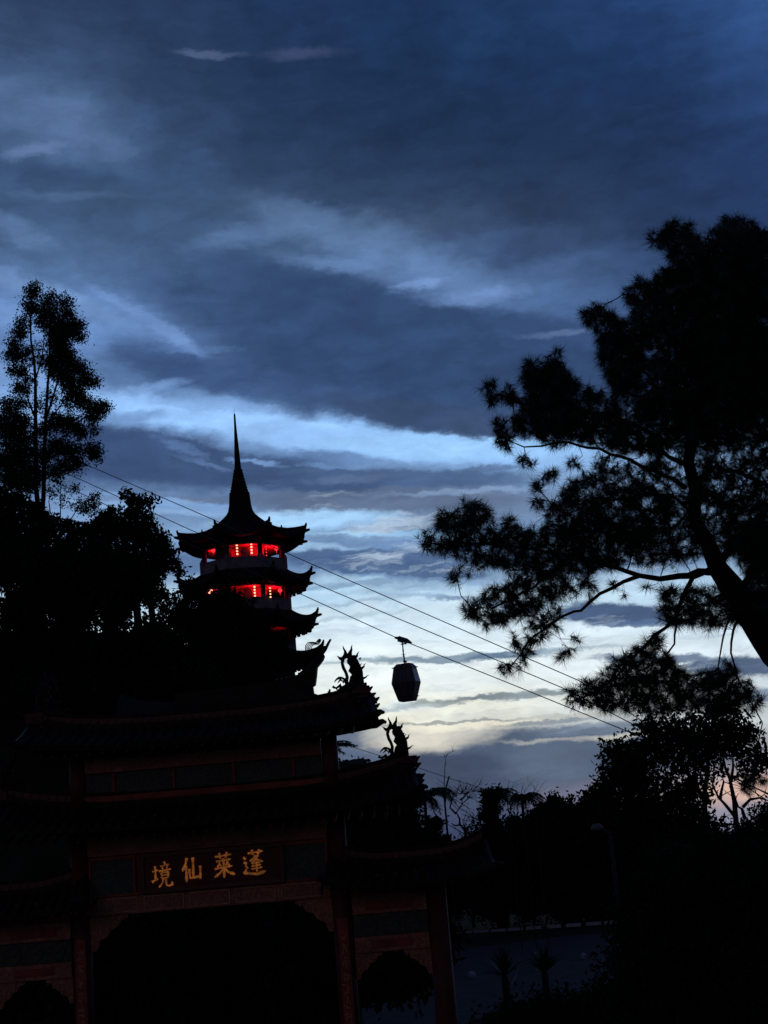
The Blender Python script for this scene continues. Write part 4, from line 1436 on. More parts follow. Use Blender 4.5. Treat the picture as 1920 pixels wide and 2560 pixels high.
# ---- the pine
r_p = np.random.default_rng(21)
YP = 22.0
s5, o5 = .5546, (1000, 500)
s6, o6 = .5546, (1000, 1200)
A5 = [(1160,180,42),(1220,150,55),(1270,145,48),(1320,195,50),(1480,128,58),(1545,128,56),(1608,180,58),(1430,165,50),(1650,170,40),
 (1240,250,38),(1360,280,85),(1500,280,115),(1620,300,85),(1190,350,46),(1250,340,58),(1090,380,42),(1130,400,50),(1040,430,38),(1060,470,42),(1150,450,55),
 (1250,450,90),(1400,430,115),(1550,450,115),(1640,450,70),(840,520,38),(890,500,42),(935,530,42),(965,560,46),(875,560,34),(1000,570,40),(1090,560,48),(1180,560,60),
 (930,625,46),(1000,650,58),(1060,650,50),(1300,600,115),(1450,600,120),(1600,620,115),(930,700,42),(955,780,46),(995,840,46),(1050,720,55),(1060,830,45),
 (700,712,40),(690,762,36),(590,750,44),(640,790,55),(570,805,38),(720,800,55),(765,840,44),(650,870,75),(700,930,75),(580,940,42),(400,840,35),(415,893,35),(490,870,40),(512,902,32),
 (450,1012,34),(460,1060,38),(490,1100,34),(530,1000,42),(600,1020,62),(700,1030,85),(820,1010,80),(872,880,44),(940,990,50),(1200,770,90,.7),(1350,780,130),(1500,800,135),(1620,800,110),
 (1130,940,75,.8),(1000,1070,85),(1150,1090,75),(1300,1000,115),(1450,1000,125),(1600,1000,115),(1230,900,70),
 (550,1180,28,.8),(595,1190,24,.8),(620,1292,32,.9),(680,1240,38,.9),(622,1370,30,.9),(790,1190,32,.8),(782,1290,36,.8),(760,1350,34,.8),(860,1250,42,.7),(900,1180,40,.7),(950,1285,44,.7),
 (1050,1340,50,.8),(1160,1210,45,.7),(1100,1290,50,.6),(1400,1180,60,.6),(1480,1260,60,.6),(1560,1190,50,.6),(1620,1270,50,.5),(1350,1330,70,.7),(1500,1380,60,.7),(1620,1400,60,.7),(1200,1390,60,.8),(870,1360,50,.7),(700,1420,45,.8)]
A6 = [(110,262,36),(142,302,34),(190,160,28),(205,190,34),(250,172,40),(300,132,40),(350,130,42),(372,172,44),(300,205,52),(240,235,42),(200,290,42),(262,300,42),(340,262,52),(420,255,52),
 (490,200,42),(500,255,45),(560,262,52),(620,262,55),(700,232,55),(780,262,65),(880,232,72),(980,250,80),(230,440,32),(262,405,28),(312,420,24,.7),(360,362,40),(450,352,46),(530,352,55),
 (620,342,62),(720,342,72),(840,342,72),(950,352,55),(310,570,34),(330,610,30),(372,540,34),(430,512,38),(500,492,42),(570,472,42),(640,442,46),(400,650,32),(452,622,42),(520,592,52),(600,562,52),
 (680,522,52),(760,482,52),(850,442,46,.8),(600,640,42),(660,640,38),(700,600,34),(520,722,34),(562,762,34),(600,722,38),(542,820,34),(480,852,34),(640,702,32),(720,640,32,.7),(792,722,24,.8),(772,772,24),(722,802,28),
 (772,962,32),(800,1000,28),(852,922,34),(862,992,32),(900,962,42),(922,1020,30),(952,882,44),(960,1000,42),(1000,822,44),(1042,882,52),(1050,962,50,.9),(1092,782,44),(1150,722,44),(1120,862,52,.8),
 (1180,902,60,.8),(1200,812,44,.8),(1262,882,44,.7),(1250,962,60),(1150,1000,52),(1350,960,50,.9),(1420,902,52),(1480,872,52),(1500,962,62),(1560,942,44),(1602,1000,44),(1450,1022,52),
 (1200,602,42),(1262,622,42),(1340,602,44),(1402,642,38),(1380,560,40,.7),(1450,542,50,.8),(1200,512,32,.6),(1330,502,34,.6),(1500,602,50,.8),(1100,300,70,.7),(1180,230,60,.7),(1060,180,70,.7),
 (900,140,70,.8),(800,120,60,.7),(1180,110,60,.7),(1480,120,70,.7),(1560,260,60,.6),(1600,380,60,.6),(1480,300,50,.6),(1620,520,50,.6),(1240,330,50,.6),(1050,80,60,.8),(1600,60,60,.7),(760,60,45,.7),
 (870,520,32,.6),(960,470,30,.6),(1100,480,28,.5),(1000,540,24,.4),(1600,1350,46),(1570,1380,34)]
PT = np.vstack([blobs_to_points([(x * s5 + o5[0], y * s5 + o5[1], rr * s5, w) for x, y, rr, w in [(b + (1.0,))[:4] for b in A5]], YP, 4.6, .9, r_p, jit=1.15),
                blobs_to_points([(x * s6 + o6[0], y * s6 + o6[1], rr * s6, w) for x, y, rr, w in [(b + (1.0,))[:4] for b in A6]], YP - .3, 3.1, .8, r_p, jit=1.2),
                blobs_to_points([(2000, 800, 120), (2050, 1000, 150), (2000, 1200, 140), (2200, 950, 150), (2150, 1200, 140), (2050, 650, 70), (2300, 1150, 120), (2060, 1450, 110), (2250, 1400, 110)], YP, .45, 1.2, r_p)])
def in_poly(px, py, poly):
    c = np.zeros(len(px), bool); n = len(poly)
    for i in range(n):
        x1, y1 = poly[i]; x2, y2 = poly[(i + 1) % n]
        hit = ((y1 > py) != (y2 > py)) & (px < (x2 - x1) * (py - y1) / (y2 - y1 + 1e-9) + x1)
        c ^= hit
    return c


def fill(poly, n, sc, o, depth, dy=0.0):
    xs = [p[0] for p in poly]; ys = [p[1] for p in poly]
    X = r_p.uniform(min(xs), max(xs), n * 4); Y_ = r_p.uniform(min(ys), max(ys), n * 4)
    k_ = in_poly(X, Y_, poly); X = X[k_][:n]; Y_ = Y_[k_][:n]
    out = []
    for x, y in zip(X, Y_):
        p = at(x * sc + o[0], y * sc + o[1], YP + dy + r_p.normal(0, depth)); out.append(tuple(p))
    return np.array(out)


PT = np.vstack([PT,
  fill([(1200, 200), (1300, 150), (1400, 210), (1500, 110), (1650, 170), (1950, 200), (1950, 1140), (1300, 1140), (900, 1110), (650, 1060), (560, 960), (560, 840), (620, 760), (720, 720), (760, 800), (880, 870), (960, 860), (900, 700), (880, 570), (1000, 600), (1060, 470), (1150, 420), (1240, 330)], 4600, s5, o5, .8),
  fill([(110, 230), (200, 160), (300, 110), (400, 110), (440, 230), (520, 180), (560, 220), (800, 180), (1000, 200), (1100, 150), (1180, 200), (1000, 330), (980, 400), (800, 430), (620, 560), (480, 640), (300, 620), (330, 540), (500, 460), (420, 380), (300, 380), (180, 330)], 800, s6, o6, .5),
  fill([(760, 950), (860, 900), (950, 860), (1050, 760), (1170, 700), (1200, 780), (1300, 880), (1500, 840), (1560, 960), (1480, 1060), (1300, 1040), (1130, 1060), (900, 1030), (830, 1010)], 560, s6, o6, .5),
  fill([(640, 120), (760, 20), (900, -60), (1300, -110), (1700, -110), (1700, 230), (1400, 200), (1000, 250), (800, 220)], 950, s6, o6, .7),
  fill([(1450, 200), (1750, 200), (1750, 640), (1600, 560)], 560, s6, o6, .6, -.4),
  fill([(980, 240), (1300, 200), (1700, 200), (1700, 330), (1400, 340), (1050, 400)], 420, s6, o6, .6),
  fill([(1150, 480), (1540, 480), (1600, 620), (1450, 660), (1200, 660)], 260, s6, o6, .4, -.2),
  fill([(1540, 180), (1760, 150), (1760, 700), (1640, 620)], 330, s6, o6, .5, -.5)])
pine_base = at(2075, 1800, YP); pine_base.z = 0
pine_base.x += .6
pine = empty('pine_tree', pine_base, 'big dark pine with long needle tufts reaching in from the right', 'pine tree')
def L6(pts, dy=0): return [at(x * s6 + o6[0], y * s6 + o6[1], YP + dy + (0 if len(p) < 3 else p[2])) for p in pts for x, y in [p[:2]]]
def L5(pts, dy=0): return [at(x * s5 + o5[0], y * s5 + o5[1], YP + dy) for x, y in pts]
trunk_pts = [Vector(pine_base), Vector((pine_base.x - .1, YP, 2.0)), at(2040, 1720, YP)] + L6([(1700, 770), (1610, 640), (1530, 520), (1440, 400), (1385, 290), (1325, 180), (1335, 40)]) + L5([(1300, 1180), (1320, 1000), (1370, 800), (1400, 550), (1470, 250)])
trunk_r = [.38, .34, .31, .27, .24, .20, .15, .12, .105, .095, .09, .08, .07, .055, .03]
seeds = []; P_, R_ = densify(trunk_pts, trunk_r, .25)
MB().tube(wiggle(P_, .012, r_p), R_, 10).build('trunk', M_BARK, pine, smooth=True)
seeds += P_
limbs = [
 (L6([(1440, 410), (1340, 415), (1260, 440), (1180, 442), (1080, 430), (970, 398), (850, 360), (700, 330), (540, 310), (380, 285), (240, 285), (140, 285)]), .085, .012),
 (L6([(1085, 430), (1000, 455), (900, 510), (820, 580), (700, 640), (600, 700), (540, 790), (500, 840)], .0), .05, .01),
 (L6([(760, 350), (640, 450), (520, 530), (420, 570), (330, 590)], -.2), .04, .01),
 (L6([(1400, 400), (1310, 440), (1270, 540), (1240, 640), (1150, 700), (1060, 790), (960, 900), (860, 960), (790, 990)], -.15), .06, .012),
 (L6([(1240, 600), (1245, 700), (1200, 820), (1190, 900)], -.1), .03, .01),
 (L6([(1500, 490), (1495, 600), (1460, 700), (1440, 790), (1440, 900)], .1), .035, .01),
 (L6([(1560, 560), (1500, 680), (1490, 780), (1520, 900), (1560, 960)], -.2), .035, .01),
 (L6([(1440, 390), (1480, 320), (1550, 230), (1640, 140), (1750, 60)], .2), .10, .04),
 (L6([(1500, 480), (1420, 540), (1330, 570), (1220, 590)], .3), .035, .01),
 (L6([(1530, 510), (1600, 400), (1680, 320), (1800, 260)], -.3), .07, .03),
 (L5([(1290, 1300), (1230, 1250), (1140, 1225), (1040, 1170), (900, 1130), (760, 1090), (640, 1110), (560, 1115), (490, 1085)]), .06, .01),
 (L5([(1340, 1430), (1230, 1330), (1080, 1330), (930, 1360), (800, 1400), (700, 1400)], .2), .045, .01),
 (L5([(1300, 1200), (1210, 1160), (1120, 1050), (980, 980), (820, 950), (680, 880), (560, 920), (470, 885), (410, 870)], .1), .055, .01),
 (L5([(760, 960), (700, 850), (690, 760)], -.1), .03, .01),
 (L5([(1320, 1050), (1200, 900), (1080, 760), (980, 640), (900, 540)], -.2), .055, .01),
 (L5([(1350, 850), (1250, 660), (1130, 500), (1060, 430)], .2), .05, .01),
 (L5([(1370, 700), (1330, 450), (1270, 300), (1200, 190)], -.3), .045, .01),
 (L5([(1370, 760), (1480, 550), (1560, 350), (1600, 200)], .3), .05, .012),
 (L5([(1310, 1100), (1450, 950), (1600, 800), (1750, 650)], -.2), .06, .03),
 (L5([(1310, 1280), (1420, 1200), (1530, 1230), (1650, 1290), (1760, 1330)], -.25), .06, .03),
]
for pts, r0, r1 in limbs:
    n = len(pts); r0 *= .72; r1 *= .8
    rad = [r0 + (r1 - r0) * (i / (n - 1)) ** .8 for i in range(n)]
    P_, R_ = densify(pts, rad, .14)
    P_ = wiggle(P_, .014, r_p)
    MB().tube(P_, R_, 7).build('branch', M_BARK, pine, smooth=True)
    seeds += P_[1:]
seeds = np.array(seeds)
rest = PT
if len(PT) > 5500:
    pick = r_p.permutation(len(PT)); rest = PT[pick[5500:]]; PT = PT[pick[:5500]]
else:
    rest = PT[:0]
N, par, order = grow(seeds, None, PT, alpha=.45)
twig_mesh('twigs', N, par, order, len(seeds), .0034, M_BARK, pine, maxr=.022, r=r_p)
# needles: brushes round the end of every twig
ns = len(seeds)
tips = N[ns:]; pv = N[par[ns:]]
near = np.array([int(np.argmin(((PT - q) ** 2).sum(axis=1))) for q in rest], dtype=int)
if len(rest):
    # the remaining brushes sit on short side shoots of their nearest twig
    tips = np.vstack([tips, rest]); pv = np.vstack([pv, PT[near]])
    Nn = np.vstack([PT, rest]); pr = np.concatenate([-np.ones(len(PT), dtype=int), near]); od = list(range(len(PT), len(Nn)))
    twig_mesh('side_shoots', Nn, pr, od, len(PT), .0034, M_BARK, pine, maxr=.01, r=r_p)
ax = unit(tips - pv + r_p.normal(0, .02, tips.shape))
per = 36
n = len(tips) * per
T = np.repeat(tips, per, axis=0); AX = np.repeat(ax, per, axis=0)
seglen = np.minimum(np.linalg.norm(tips - pv, axis=1), .16)
pos = T - AX * (r_p.uniform(0, 1, (n, 1)) ** 1.3) * np.repeat(seglen, per)[:, None]
side = unit(np.cross(AX, r_p.normal(0, 1, (n, 3))))
ang = r_p.uniform(R(18), R(78), (n, 1))
d = unit(AX * np.cos(ang) + side * np.sin(ang) - np.array([0, 0, .12]))
Ln = np.repeat(r_p.uniform(.14, .215, len(tips)), per)[:, None] * r_p.uniform(.75, 1.1, (n, 1))
wv = unit(np.cross(d, r_p.normal(0, 1, (n, 3)))) * .0031
V = np.stack([pos - wv, pos + wv, pos + d * Ln - np.array([0, 0, .01])], axis=1).reshape(-1, 3)
np_mesh('needles', V, np.arange(n * 3).reshape(-1, 3), M_NEEDLE, pine, 'stuff')
open('/tmp/log.txt','w').write(str(len(tips)))


def broadleaf(name, label, cat, bl, Y, trunks, dens=.6, depth=1.0, leaf=.16, per=12, spread=.35, seed=1, group=None, ox=0, oy=0, sc=1.0, mat_l=None, inner=0.0, tipr=.006, droop=.3, maxr=.08, alpha=.4):
    r = np.random.default_rng(seed)
    pts = blobs_to_points(bl, Y, dens, depth, r, ox, oy, sc)
    b0 = at(trunks[0][0][0] * sc + ox, trunks[0][0][1] * sc + oy, Y)
    gz_ = height(b0.x, Y)
    t = empty(name, (b0.x, Y, gz_), label, cat, group)
    seeds = []
    for ti, (a, *rest) in enumerate([tuple(tr) for tr in trunks]):
        tr = [a] + list(rest)
        r0, r1 = tr[-1]
        pp = [at(x * sc + ox, y * sc + oy, Y + (0 if ti == 0 else r.uniform(-.4, .4) * depth)) for x, y in tr[:-1]]
        if ti == 0 and pp[0].z > gz_: pp = [Vector((pp[0].x, Y, gz_))] + pp
        rad = [r0 + (r1 - r0) * i / (len(pp) - 1) for i in range(len(pp))]
        P_, R_ = densify(pp, rad, max(.3, (pp[-1] - pp[0]).length / 14))
        P_ = wiggle(P_, r0 * .18, r)
        MB().tube(P_, R_, 8).build('trunk' if ti == 0 else 'branch', M_BARK, t, smooth=True)
        seeds += P_[1:] if len(P_) > 2 else P_
    seeds = np.array(seeds)
    sub = pts if len(pts) <= 1300 else pts[r.choice(len(pts), 1300, replace=False)]
    N, par, order = grow(seeds, None, sub, alpha=alpha)
    twig_mesh('twigs', N, par, order, len(seeds), tipr, M_BARK, t, maxr=maxr, r=r)
    leaves_mesh('leaves', pts, leaf, mat_l or M_LEAF, t, 'stuff', per, spread, droop, r)
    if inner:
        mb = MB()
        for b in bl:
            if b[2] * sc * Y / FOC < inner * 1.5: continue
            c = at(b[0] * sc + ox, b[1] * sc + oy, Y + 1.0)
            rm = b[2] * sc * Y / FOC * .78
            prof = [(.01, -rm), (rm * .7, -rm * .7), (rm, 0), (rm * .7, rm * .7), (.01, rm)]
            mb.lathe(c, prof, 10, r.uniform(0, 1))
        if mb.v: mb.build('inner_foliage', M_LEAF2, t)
    return t


# ---- tall loose tree on the left hill
s7 = .4069
TB = [(200,205,45),(185,290,46),(215,170,26),(300,250,42),(300,330,58),(310,210,20),(400,262,40),(410,330,48),(440,410,55),(485,400,28),(482,470,38),(380,430,66),(140,380,36),(120,450,46),(90,530,44),(60,592,30),
 (110,600,44),(80,682,30),(132,690,40),(130,790,46),(380,560,74),(430,650,64),(500,660,40),(522,740,54),(585,750,28),(340,680,52),(440,780,62,.8),(310,850,44,.5),(420,870,50,.6),(522,880,55,.8),(600,920,52),(632,900,32),(560,960,46),
 (60,900,54),(125,880,36),(30,1000,76),(120,1000,72),(60,1100,80,.8),(160,1080,56,.7),(205,1170,46,.7),(330,1000,64),(420,1010,64),(492,1060,54,.8),(580,1040,26),(572,1170,52),(592,1205,34),(350,1150,84,.7),(450,1170,62,.8),
 (470,1260,46),(400,1270,46),(330,1300,56,.8),(30,1250,88),(120,1200,84),(200,1300,76),(60,1350,60),(270,620,40,.5),(210,620,34,.4),(240,900,40,.6),(100,1350,70),(180,1380,60),(250,380,40),(240,300,26),(330,420,60),(350,500,60),(170,560,34),(240,540,26,.6),(330,620,50),(180,740,36,.6),(400,720,60),(470,830,50),(260,1050,50,.7),(270,1200,60,.7)]
broadleaf('tall_tree', 'tall loose crowned tree with two bare stems on the left hill', 'tree', TB, 90,
          [((240, 1560), (225, 1400), (218, 1150), (216, 950), (218, 760), (205, 620), (190, 500), (195, 330), (205, 190), (.19, .03)),
           ((258, 1560), (268, 1350), (272, 1120), (285, 940), (295, 760), (310, 560), (305, 330), (300, 240), (.16, .025)),
           ((212, 960), (180, 880), (160, 800), (152, 660), (130, 520), (.07, .015)),
           ((220, 720), (255, 620), (270, 500), (290, 380), (.06, .015)),
           ((285, 960), (330, 830), (380, 640), (410, 430), (405, 280), (.08, .012)),
           ((270, 1230), (330, 1130), (430, 1060), (500, 980), (600, 920), (.07, .012)),
           ((218, 1200), (150, 1120), (80, 1050), (20, 960), (.06, .012)),
           ((330, 950), (440, 800), (540, 740), (.05, .012))],
          dens=14.0, depth=1.0, leaf=.17, per=18, spread=.46, seed=5, ox=0, oy=650, sc=s7, tipr=.008)
broadleaf('young_tree', 'small airy young tree between the tall tree and the leafy hilltop', 'tree',
          [(450, 1400, 46, .6), (400, 1480, 40, .5), (350, 1450, 44, .5), (470, 1500, 50, .6), (560, 1470, 46, .9), (520, 1530, 44), (590, 1440, 26), (370, 1370, 40, .5), (560, 1540, 40), (600, 1500, 26), (300, 1420, 40, .5)], 89,
          [((370, 1620), (372, 1500), (372, 1400), (376, 1330), (.05, .012)), ((420, 1620), (480, 1520), (560, 1460), (.04, .01)), ((310, 1560), (300, 1480), (330, 1390), (.04, .01))],
          dens=7.0, depth=.4, leaf=.17, per=12, spread=.28, seed=6, ox=0, oy=650, sc=s7)
# ---- leafy masses of the left hill, one tree each
HB = [
 ('bushy_tree', 'bushy dark tree at the hilltop with a small tuft of leaves on top', [(800, 1460, 40), (770, 1440, 26), (850, 1470, 40), (930, 1468, 26), (950, 1480, 18), (900, 1500, 36), (820, 1530, 60), (860, 1620, 90), (800, 1700, 110), (900, 1560, 34)], 84, (830, 1900)),
 ('bushy_tree', 'dark tree sloping down to the pagoda at the right of the hill', [(900, 1680, 90), (960, 1740, 84), (1000, 1820, 80), (1060, 1860, 50), (1100, 1900, 34), (960, 1900, 90), (1120, 1925, 24), (920, 1800, 110)], 88, (930, 2100)),
 ('bushy_tree', 'rounded dark tree left of the tufted one on the hill', [(690, 1560, 56), (640, 1590, 50), (600, 1620, 50), (720, 1640, 90), (640, 1720, 110), (560, 1680, 70), (600, 1850, 130), (720, 1850, 110)], 82, (650, 1900)),
 ('bushy_tree', 'dark tree mass at the foot of the tall tree at the left edge', [(60, 1470, 70), (0, 1460, 66), (130, 1500, 60), (200, 1540, 66), (280, 1590, 60), (360, 1630, 60), (440, 1670, 64), (520, 1680, 60), (100, 1600, 120), (260, 1700, 120), (420, 1780, 110), (0, 1600, 130), (0, 1760, 150), (-180, 1600, 200), (150, 1800, 150), (-40, 1900, 160)], 78, (200, 1900)),
 ('bushy_tree', 'dark leafy slope below the pagoda galleries', [(1130, 2100, 80), (1180, 2060, 60), (1250, 2110, 80), (1350, 2100, 70), (1420, 2120, 80), (1300, 2200, 120), (1150, 2220, 120), (1020, 2110, 70), (1050, 2200, 100), (1450, 2230, 110), (1480, 2150, 60), (1340, 2045, 40), (1300, 2400, 150), (1150, 2500, 170), (1450, 2420, 150), (1550, 2350, 110), (1600, 2500, 130), (1400, 2600, 150), (1250, 2650, 150), (1550, 2260, 60)], 104, (1250, 2500)),
 ('bushy_tree', 'black tree filling the hillside behind the left of the gate', [(300, 1900, 190), (100, 1850, 190), (550, 1900, 190), (780, 1920, 170), (900, 2020, 130), (700, 2100, 170), (450, 2150, 190), (150, 2150, 200), (100, 2450, 220), (400, 2450, 220), (700, 2420, 220), (950, 2350, 180), (1100, 2450, 160), (250, 2700, 220), (600, 2700, 220), (900, 2650, 200), (1200, 2600, 170)], 74, (450, 2600)),
]
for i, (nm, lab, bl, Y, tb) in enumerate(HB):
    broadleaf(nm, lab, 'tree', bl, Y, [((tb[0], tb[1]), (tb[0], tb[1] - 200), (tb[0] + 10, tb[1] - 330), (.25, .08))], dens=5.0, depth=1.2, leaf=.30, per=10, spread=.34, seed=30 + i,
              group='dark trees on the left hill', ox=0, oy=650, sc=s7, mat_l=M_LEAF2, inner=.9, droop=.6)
# sprigs that cover the left of the second gallery
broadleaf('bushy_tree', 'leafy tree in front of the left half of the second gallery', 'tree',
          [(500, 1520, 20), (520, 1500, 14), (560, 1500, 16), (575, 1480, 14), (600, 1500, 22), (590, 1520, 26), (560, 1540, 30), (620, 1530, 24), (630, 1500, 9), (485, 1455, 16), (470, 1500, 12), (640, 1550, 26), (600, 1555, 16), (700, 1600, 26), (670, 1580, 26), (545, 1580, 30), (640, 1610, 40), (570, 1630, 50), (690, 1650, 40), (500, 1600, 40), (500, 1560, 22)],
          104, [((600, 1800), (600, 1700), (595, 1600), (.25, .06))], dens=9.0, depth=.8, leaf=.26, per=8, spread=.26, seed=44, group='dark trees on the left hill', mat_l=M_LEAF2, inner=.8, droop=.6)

# ---- right: broadleaf trees under the pine
RB = [
 ('leafy_tree', 'broad leafy tree under the pine with sky showing through its crown', [(1640, 1850, 70), (1560, 1900, 60), (1720, 1850, 70), (1800, 1820, 70), (1610, 1930, 60, .5), (1690, 1930, 70, .45), (1740, 1960, 50, .5), (1540, 1960, 50), (1500, 2000, 40), (1600, 2010, 80), (1520, 2050, 70), (1700, 2040, 80), (1450, 2060, 50), (1515, 1945, 12, .8), (1512, 1965, 12, .8), (1498, 1985, 18), (1640, 2100, 100), (1760, 2110, 80), (1480, 2120, 80), (1560, 2140, 90), (1680, 2170, 100), (1575, 1905, 30), (1560, 1880, 18, .6), (1850, 1850, 50), (1900, 1900, 40), (1770, 1900, 46, .6), (1860, 1930, 26, .6), (1720, 2000, 40, .4)], 40, (1766, 2400), (1762, 2000), .16, .6),
 ('leafy_tree', 'small spreading tree at the right edge below the bare stems', [(1910, 2040, 36), (1890, 2070, 34), (1860, 2090, 34), (1900, 2130, 70), (1830, 2140, 50), (1780, 2120, 40), (1930, 2080, 50), (1800, 2170, 60), (1960, 2160, 90)], 36, (1900, 2450), (1905, 2200), .12, .7),
 ('leafy_tree', 'round bush at the left end of the low treeline', [(1385, 2005, 22), (1360, 2030, 30), (1400, 2040, 40), (1330, 2060, 36), (1440, 2040, 34), (1420, 2010, 18), (1300, 2090, 44), (1380, 2100, 60), (1450, 2110, 50), (1290, 2130, 50), (1340, 2160, 70), (1430, 2180, 70), (1260, 2170, 60), (1280, 2060, 24)], 127, (1390, 2300), (1390, 2150), .42, .9),
 ('leafy_tree', 'tree filling the gap between the round bush and the broad tree', [(1480, 1998, 22), (1466, 2020, 24), (1500, 2040, 40), (1540, 2080, 60), (1460, 2090, 44), (1470, 2160, 70), (1560, 2170, 80), (1440, 2220, 70), (1550, 2250, 80)], 121, (1500, 2330), (1500, 2200), .42, .9),
]
for i, (nm, lab, bl, Y, b0, b1, leaf, wv_) in enumerate(RB):
    broadleaf(nm, lab, 'tree', bl, Y, [(b0, ((b0[0] + b1[0]) / 2 + 5, (b0[1] + b1[1]) / 2), b1, (.2, .07)), (b1, (b1[0] - 60, b1[1] - 90), (b1[0] - 130, b1[1] - 130), (.07, .02)), (b1, (b1[0] + 10, b1[1] - 110), (b1[0] + 30, b1[1] - 190), (.07, .02))] if i == 0 else
              [(b0, b1, (b1[0], b1[1] - 60), (.16, .05))], dens=5.0 if i else 4.2, depth=.8 if i else .6, leaf=leaf, per=8, spread=leaf * 1.6, seed=60 + i, group='broadleaf trees under the pine', mat_l=M_LEAF2, inner=0.0 if i == 0 else .5, droop=.4)
# black mass of shrubs nearer the ground
SB = [
 ('shrub', 'large dark shrub filling the lower right corner', [(1750, 2350, 200), (1880, 2300, 180), (1900, 2520, 200), (1650, 2300, 130), (1640, 2500, 160), (1780, 2560, 200), (1600, 2400, 80), (1700, 2200, 120), (1850, 2170, 110)], 29),
 ('shrub', 'low rounded shrub at the bottom edge before the paved yard', [(1380, 2560, 80), (1300, 2570, 80), (1470, 2540, 80), (1540, 2530, 70), (1250, 2600, 70), (1420, 2620, 120)], 30),
 ('shrub', 'dark hedge of trees along the far side of the yard', [(1120, 2230, 80), (1220, 2240, 70), (1320, 2240, 74), (1420, 2250, 76), (1520, 2270, 90), (1180, 2160, 80), (1300, 2160, 80), (1420, 2170, 80), (1540, 2190, 90), (1240, 2290, 20), (1310, 2310, 18), (1440, 2330, 18), (1560, 2340, 60), (1200, 2110, 50), (1090, 2170, 70)], 122),
 ('shrub', 'dark trees seen through the main opening of the gate', [(300, 2400, 110), (420, 2380, 130), (560, 2370, 130), (700, 2370, 130), (800, 2400, 100), (300, 2560, 120), (450, 2540, 130), (600, 2540, 130), (750, 2540, 110), (100, 2500, 120), (0, 2480, 120), (180, 2560, 90), (900, 2440, 60), (960, 2440, 50), (1010, 2440, 50), (1080, 2350, 60), (420, 2560, 120), (700, 2560, 120)], 42),
]
for i, (nm, lab, bl, Y) in enumerate(SB):
    b = bl[0]
    broadleaf(nm, lab, 'shrub', bl, Y, [((b[0], b[1] + 60), (b[0], b[1]), (b[0] + 5, b[1] - 30), (.14, .06))], dens=2.0 if Y < 43 else 3.2, depth=.6 if Y < 40 else 1.4, leaf=.12 if Y < 40 else .30, per=12, spread=.30 if Y < 40 else .5, seed=80 + i,
              mat_l=M_LEAF2, inner=.4, droop=.5)


def bare_tree(lab, stems, Y, seed, r0=.05, name='bare_tree', twigs=10, tl=.7, group=None):
    r = np.random.default_rng(seed)
    b = at(stems[0][0][0], stems[0][0][1], Y)
    t = empty(name, (b.x, Y, height(b.x, Y)), lab, 'tree', group)
    for i, st in enumerate(stems):
        pp = [at(x, y, Y + (r.uniform(-.2, .2) if i else 0)) for x, y in st]
        rr = r0 * (1 if i == 0 else .6)
        if i == 0: pp = [Vector((pp[0].x, Y, height(pp[0].x, Y)))] + pp
        P_, R_ = densify(pp, [rr * (1 - .75 * k / (len(pp) - 1)) for k in range(len(pp))], .35)
        P_ = wiggle(P_, .03, r)
        MB().tube(P_, R_, 6).build('trunk' if i == 0 else 'branch', M_BARK, t, smooth=True)
        tw = MB()
        for k in range(twigs):
            q = Vector(P_[r.integers(len(P_) // 2, len(P_))])
            a = r.uniform(-1, 1) * 1.3 + (0 if r.random() < .7 else PI / 2)
            l = tl * r.uniform(.4, 1.1); d1 = Vector((math.sin(a), r.uniform(-.4, .4), math.cos(a) * .8))
            m1 = q + d1 * l * .5 + Vector((r.uniform(-.1, .1), 0, r.uniform(-.05, .15))) * l
            e1 = m1 + (d1 + Vector((r.uniform(-.6, .6), 0, .3))) * l * .5
            tw.tube([q, m1, e1], [rr * .3, rr * .2, rr * .1], 4)
            e2 = m1 + Vector((r.uniform(-.5, .5), 0, .5)) * l * .5
            tw.tube([m1, e2], [rr * .16, rr * .08], 4)
        tw.build('twigs', M_BARK, t, kind='stuff')
    return t


bare_tree('slender bare stems rising into the gap under the pine, right of the thick trunk',
          [[(1843, 2050), (1838, 2000), (1832, 1970), (1824, 1945), (1815, 1915), (1806, 1880)], [(1840, 2045), (1815, 2015), (1795, 1995), (1785, 1970), (1778, 1950)], [(1828, 1955), (1833, 1920), (1832, 1880)], [(1862, 2045), (1856, 2022), (1846, 2015), (1840, 1998)], [(1800, 1999), (1803, 1975), (1812, 1955), (1806, 1945)], [(1857, 2018), (1875, 2000), (1900, 1997), (1925, 2003)]], 39, 71, .085, twigs=3, tl=.4)
bare_tree('twisted leafless tree with curling twigs right of the gate',
          [[(1165, 2100), (1163, 2076), (1150, 2062), (1138, 2064), (1128, 2058)], [(1163, 2076), (1175, 2060), (1195, 2050)], [(1150, 2062), (1148, 2045), (1140, 2030), (1155, 2010), (1170, 1995)], [(1140, 2035), (1125, 2020), (1130, 1995), (1150, 1985)], [(1150, 2000), (1165, 1985), (1180, 1978)]], 124, 72, .16, twigs=14, tl=1.6)
bare_tree('thin leafless sapling standing up against the dark cloud', [[(1112, 2000), (1111, 1960), (1112, 1930), (1114, 1900), (1110, 1885)], [(1114, 1893), (1122, 1884), (1130, 1880)]], 96, 73, .05, twigs=4, tl=.6)
for i, (x, y0, y1, lab) in enumerate([(1270, 2010, 1950, 'thin bare twig tree just right of the shaggy fern'), (1305, 2010, 1960, 'forked bare twig tree above the drooping fronds'), (1335, 2005, 1965, 'rightmost of the low bare twig trees')]):
    bare_tree(lab, [[(x, y0), (x - 2, (y0 + y1) / 2), (x + 3, y1)], [(x, (y0 + y1) / 2 + 8), (x + 16, y1 + 6)]], 98, 74 + i, .045, twigs=5, tl=.9)


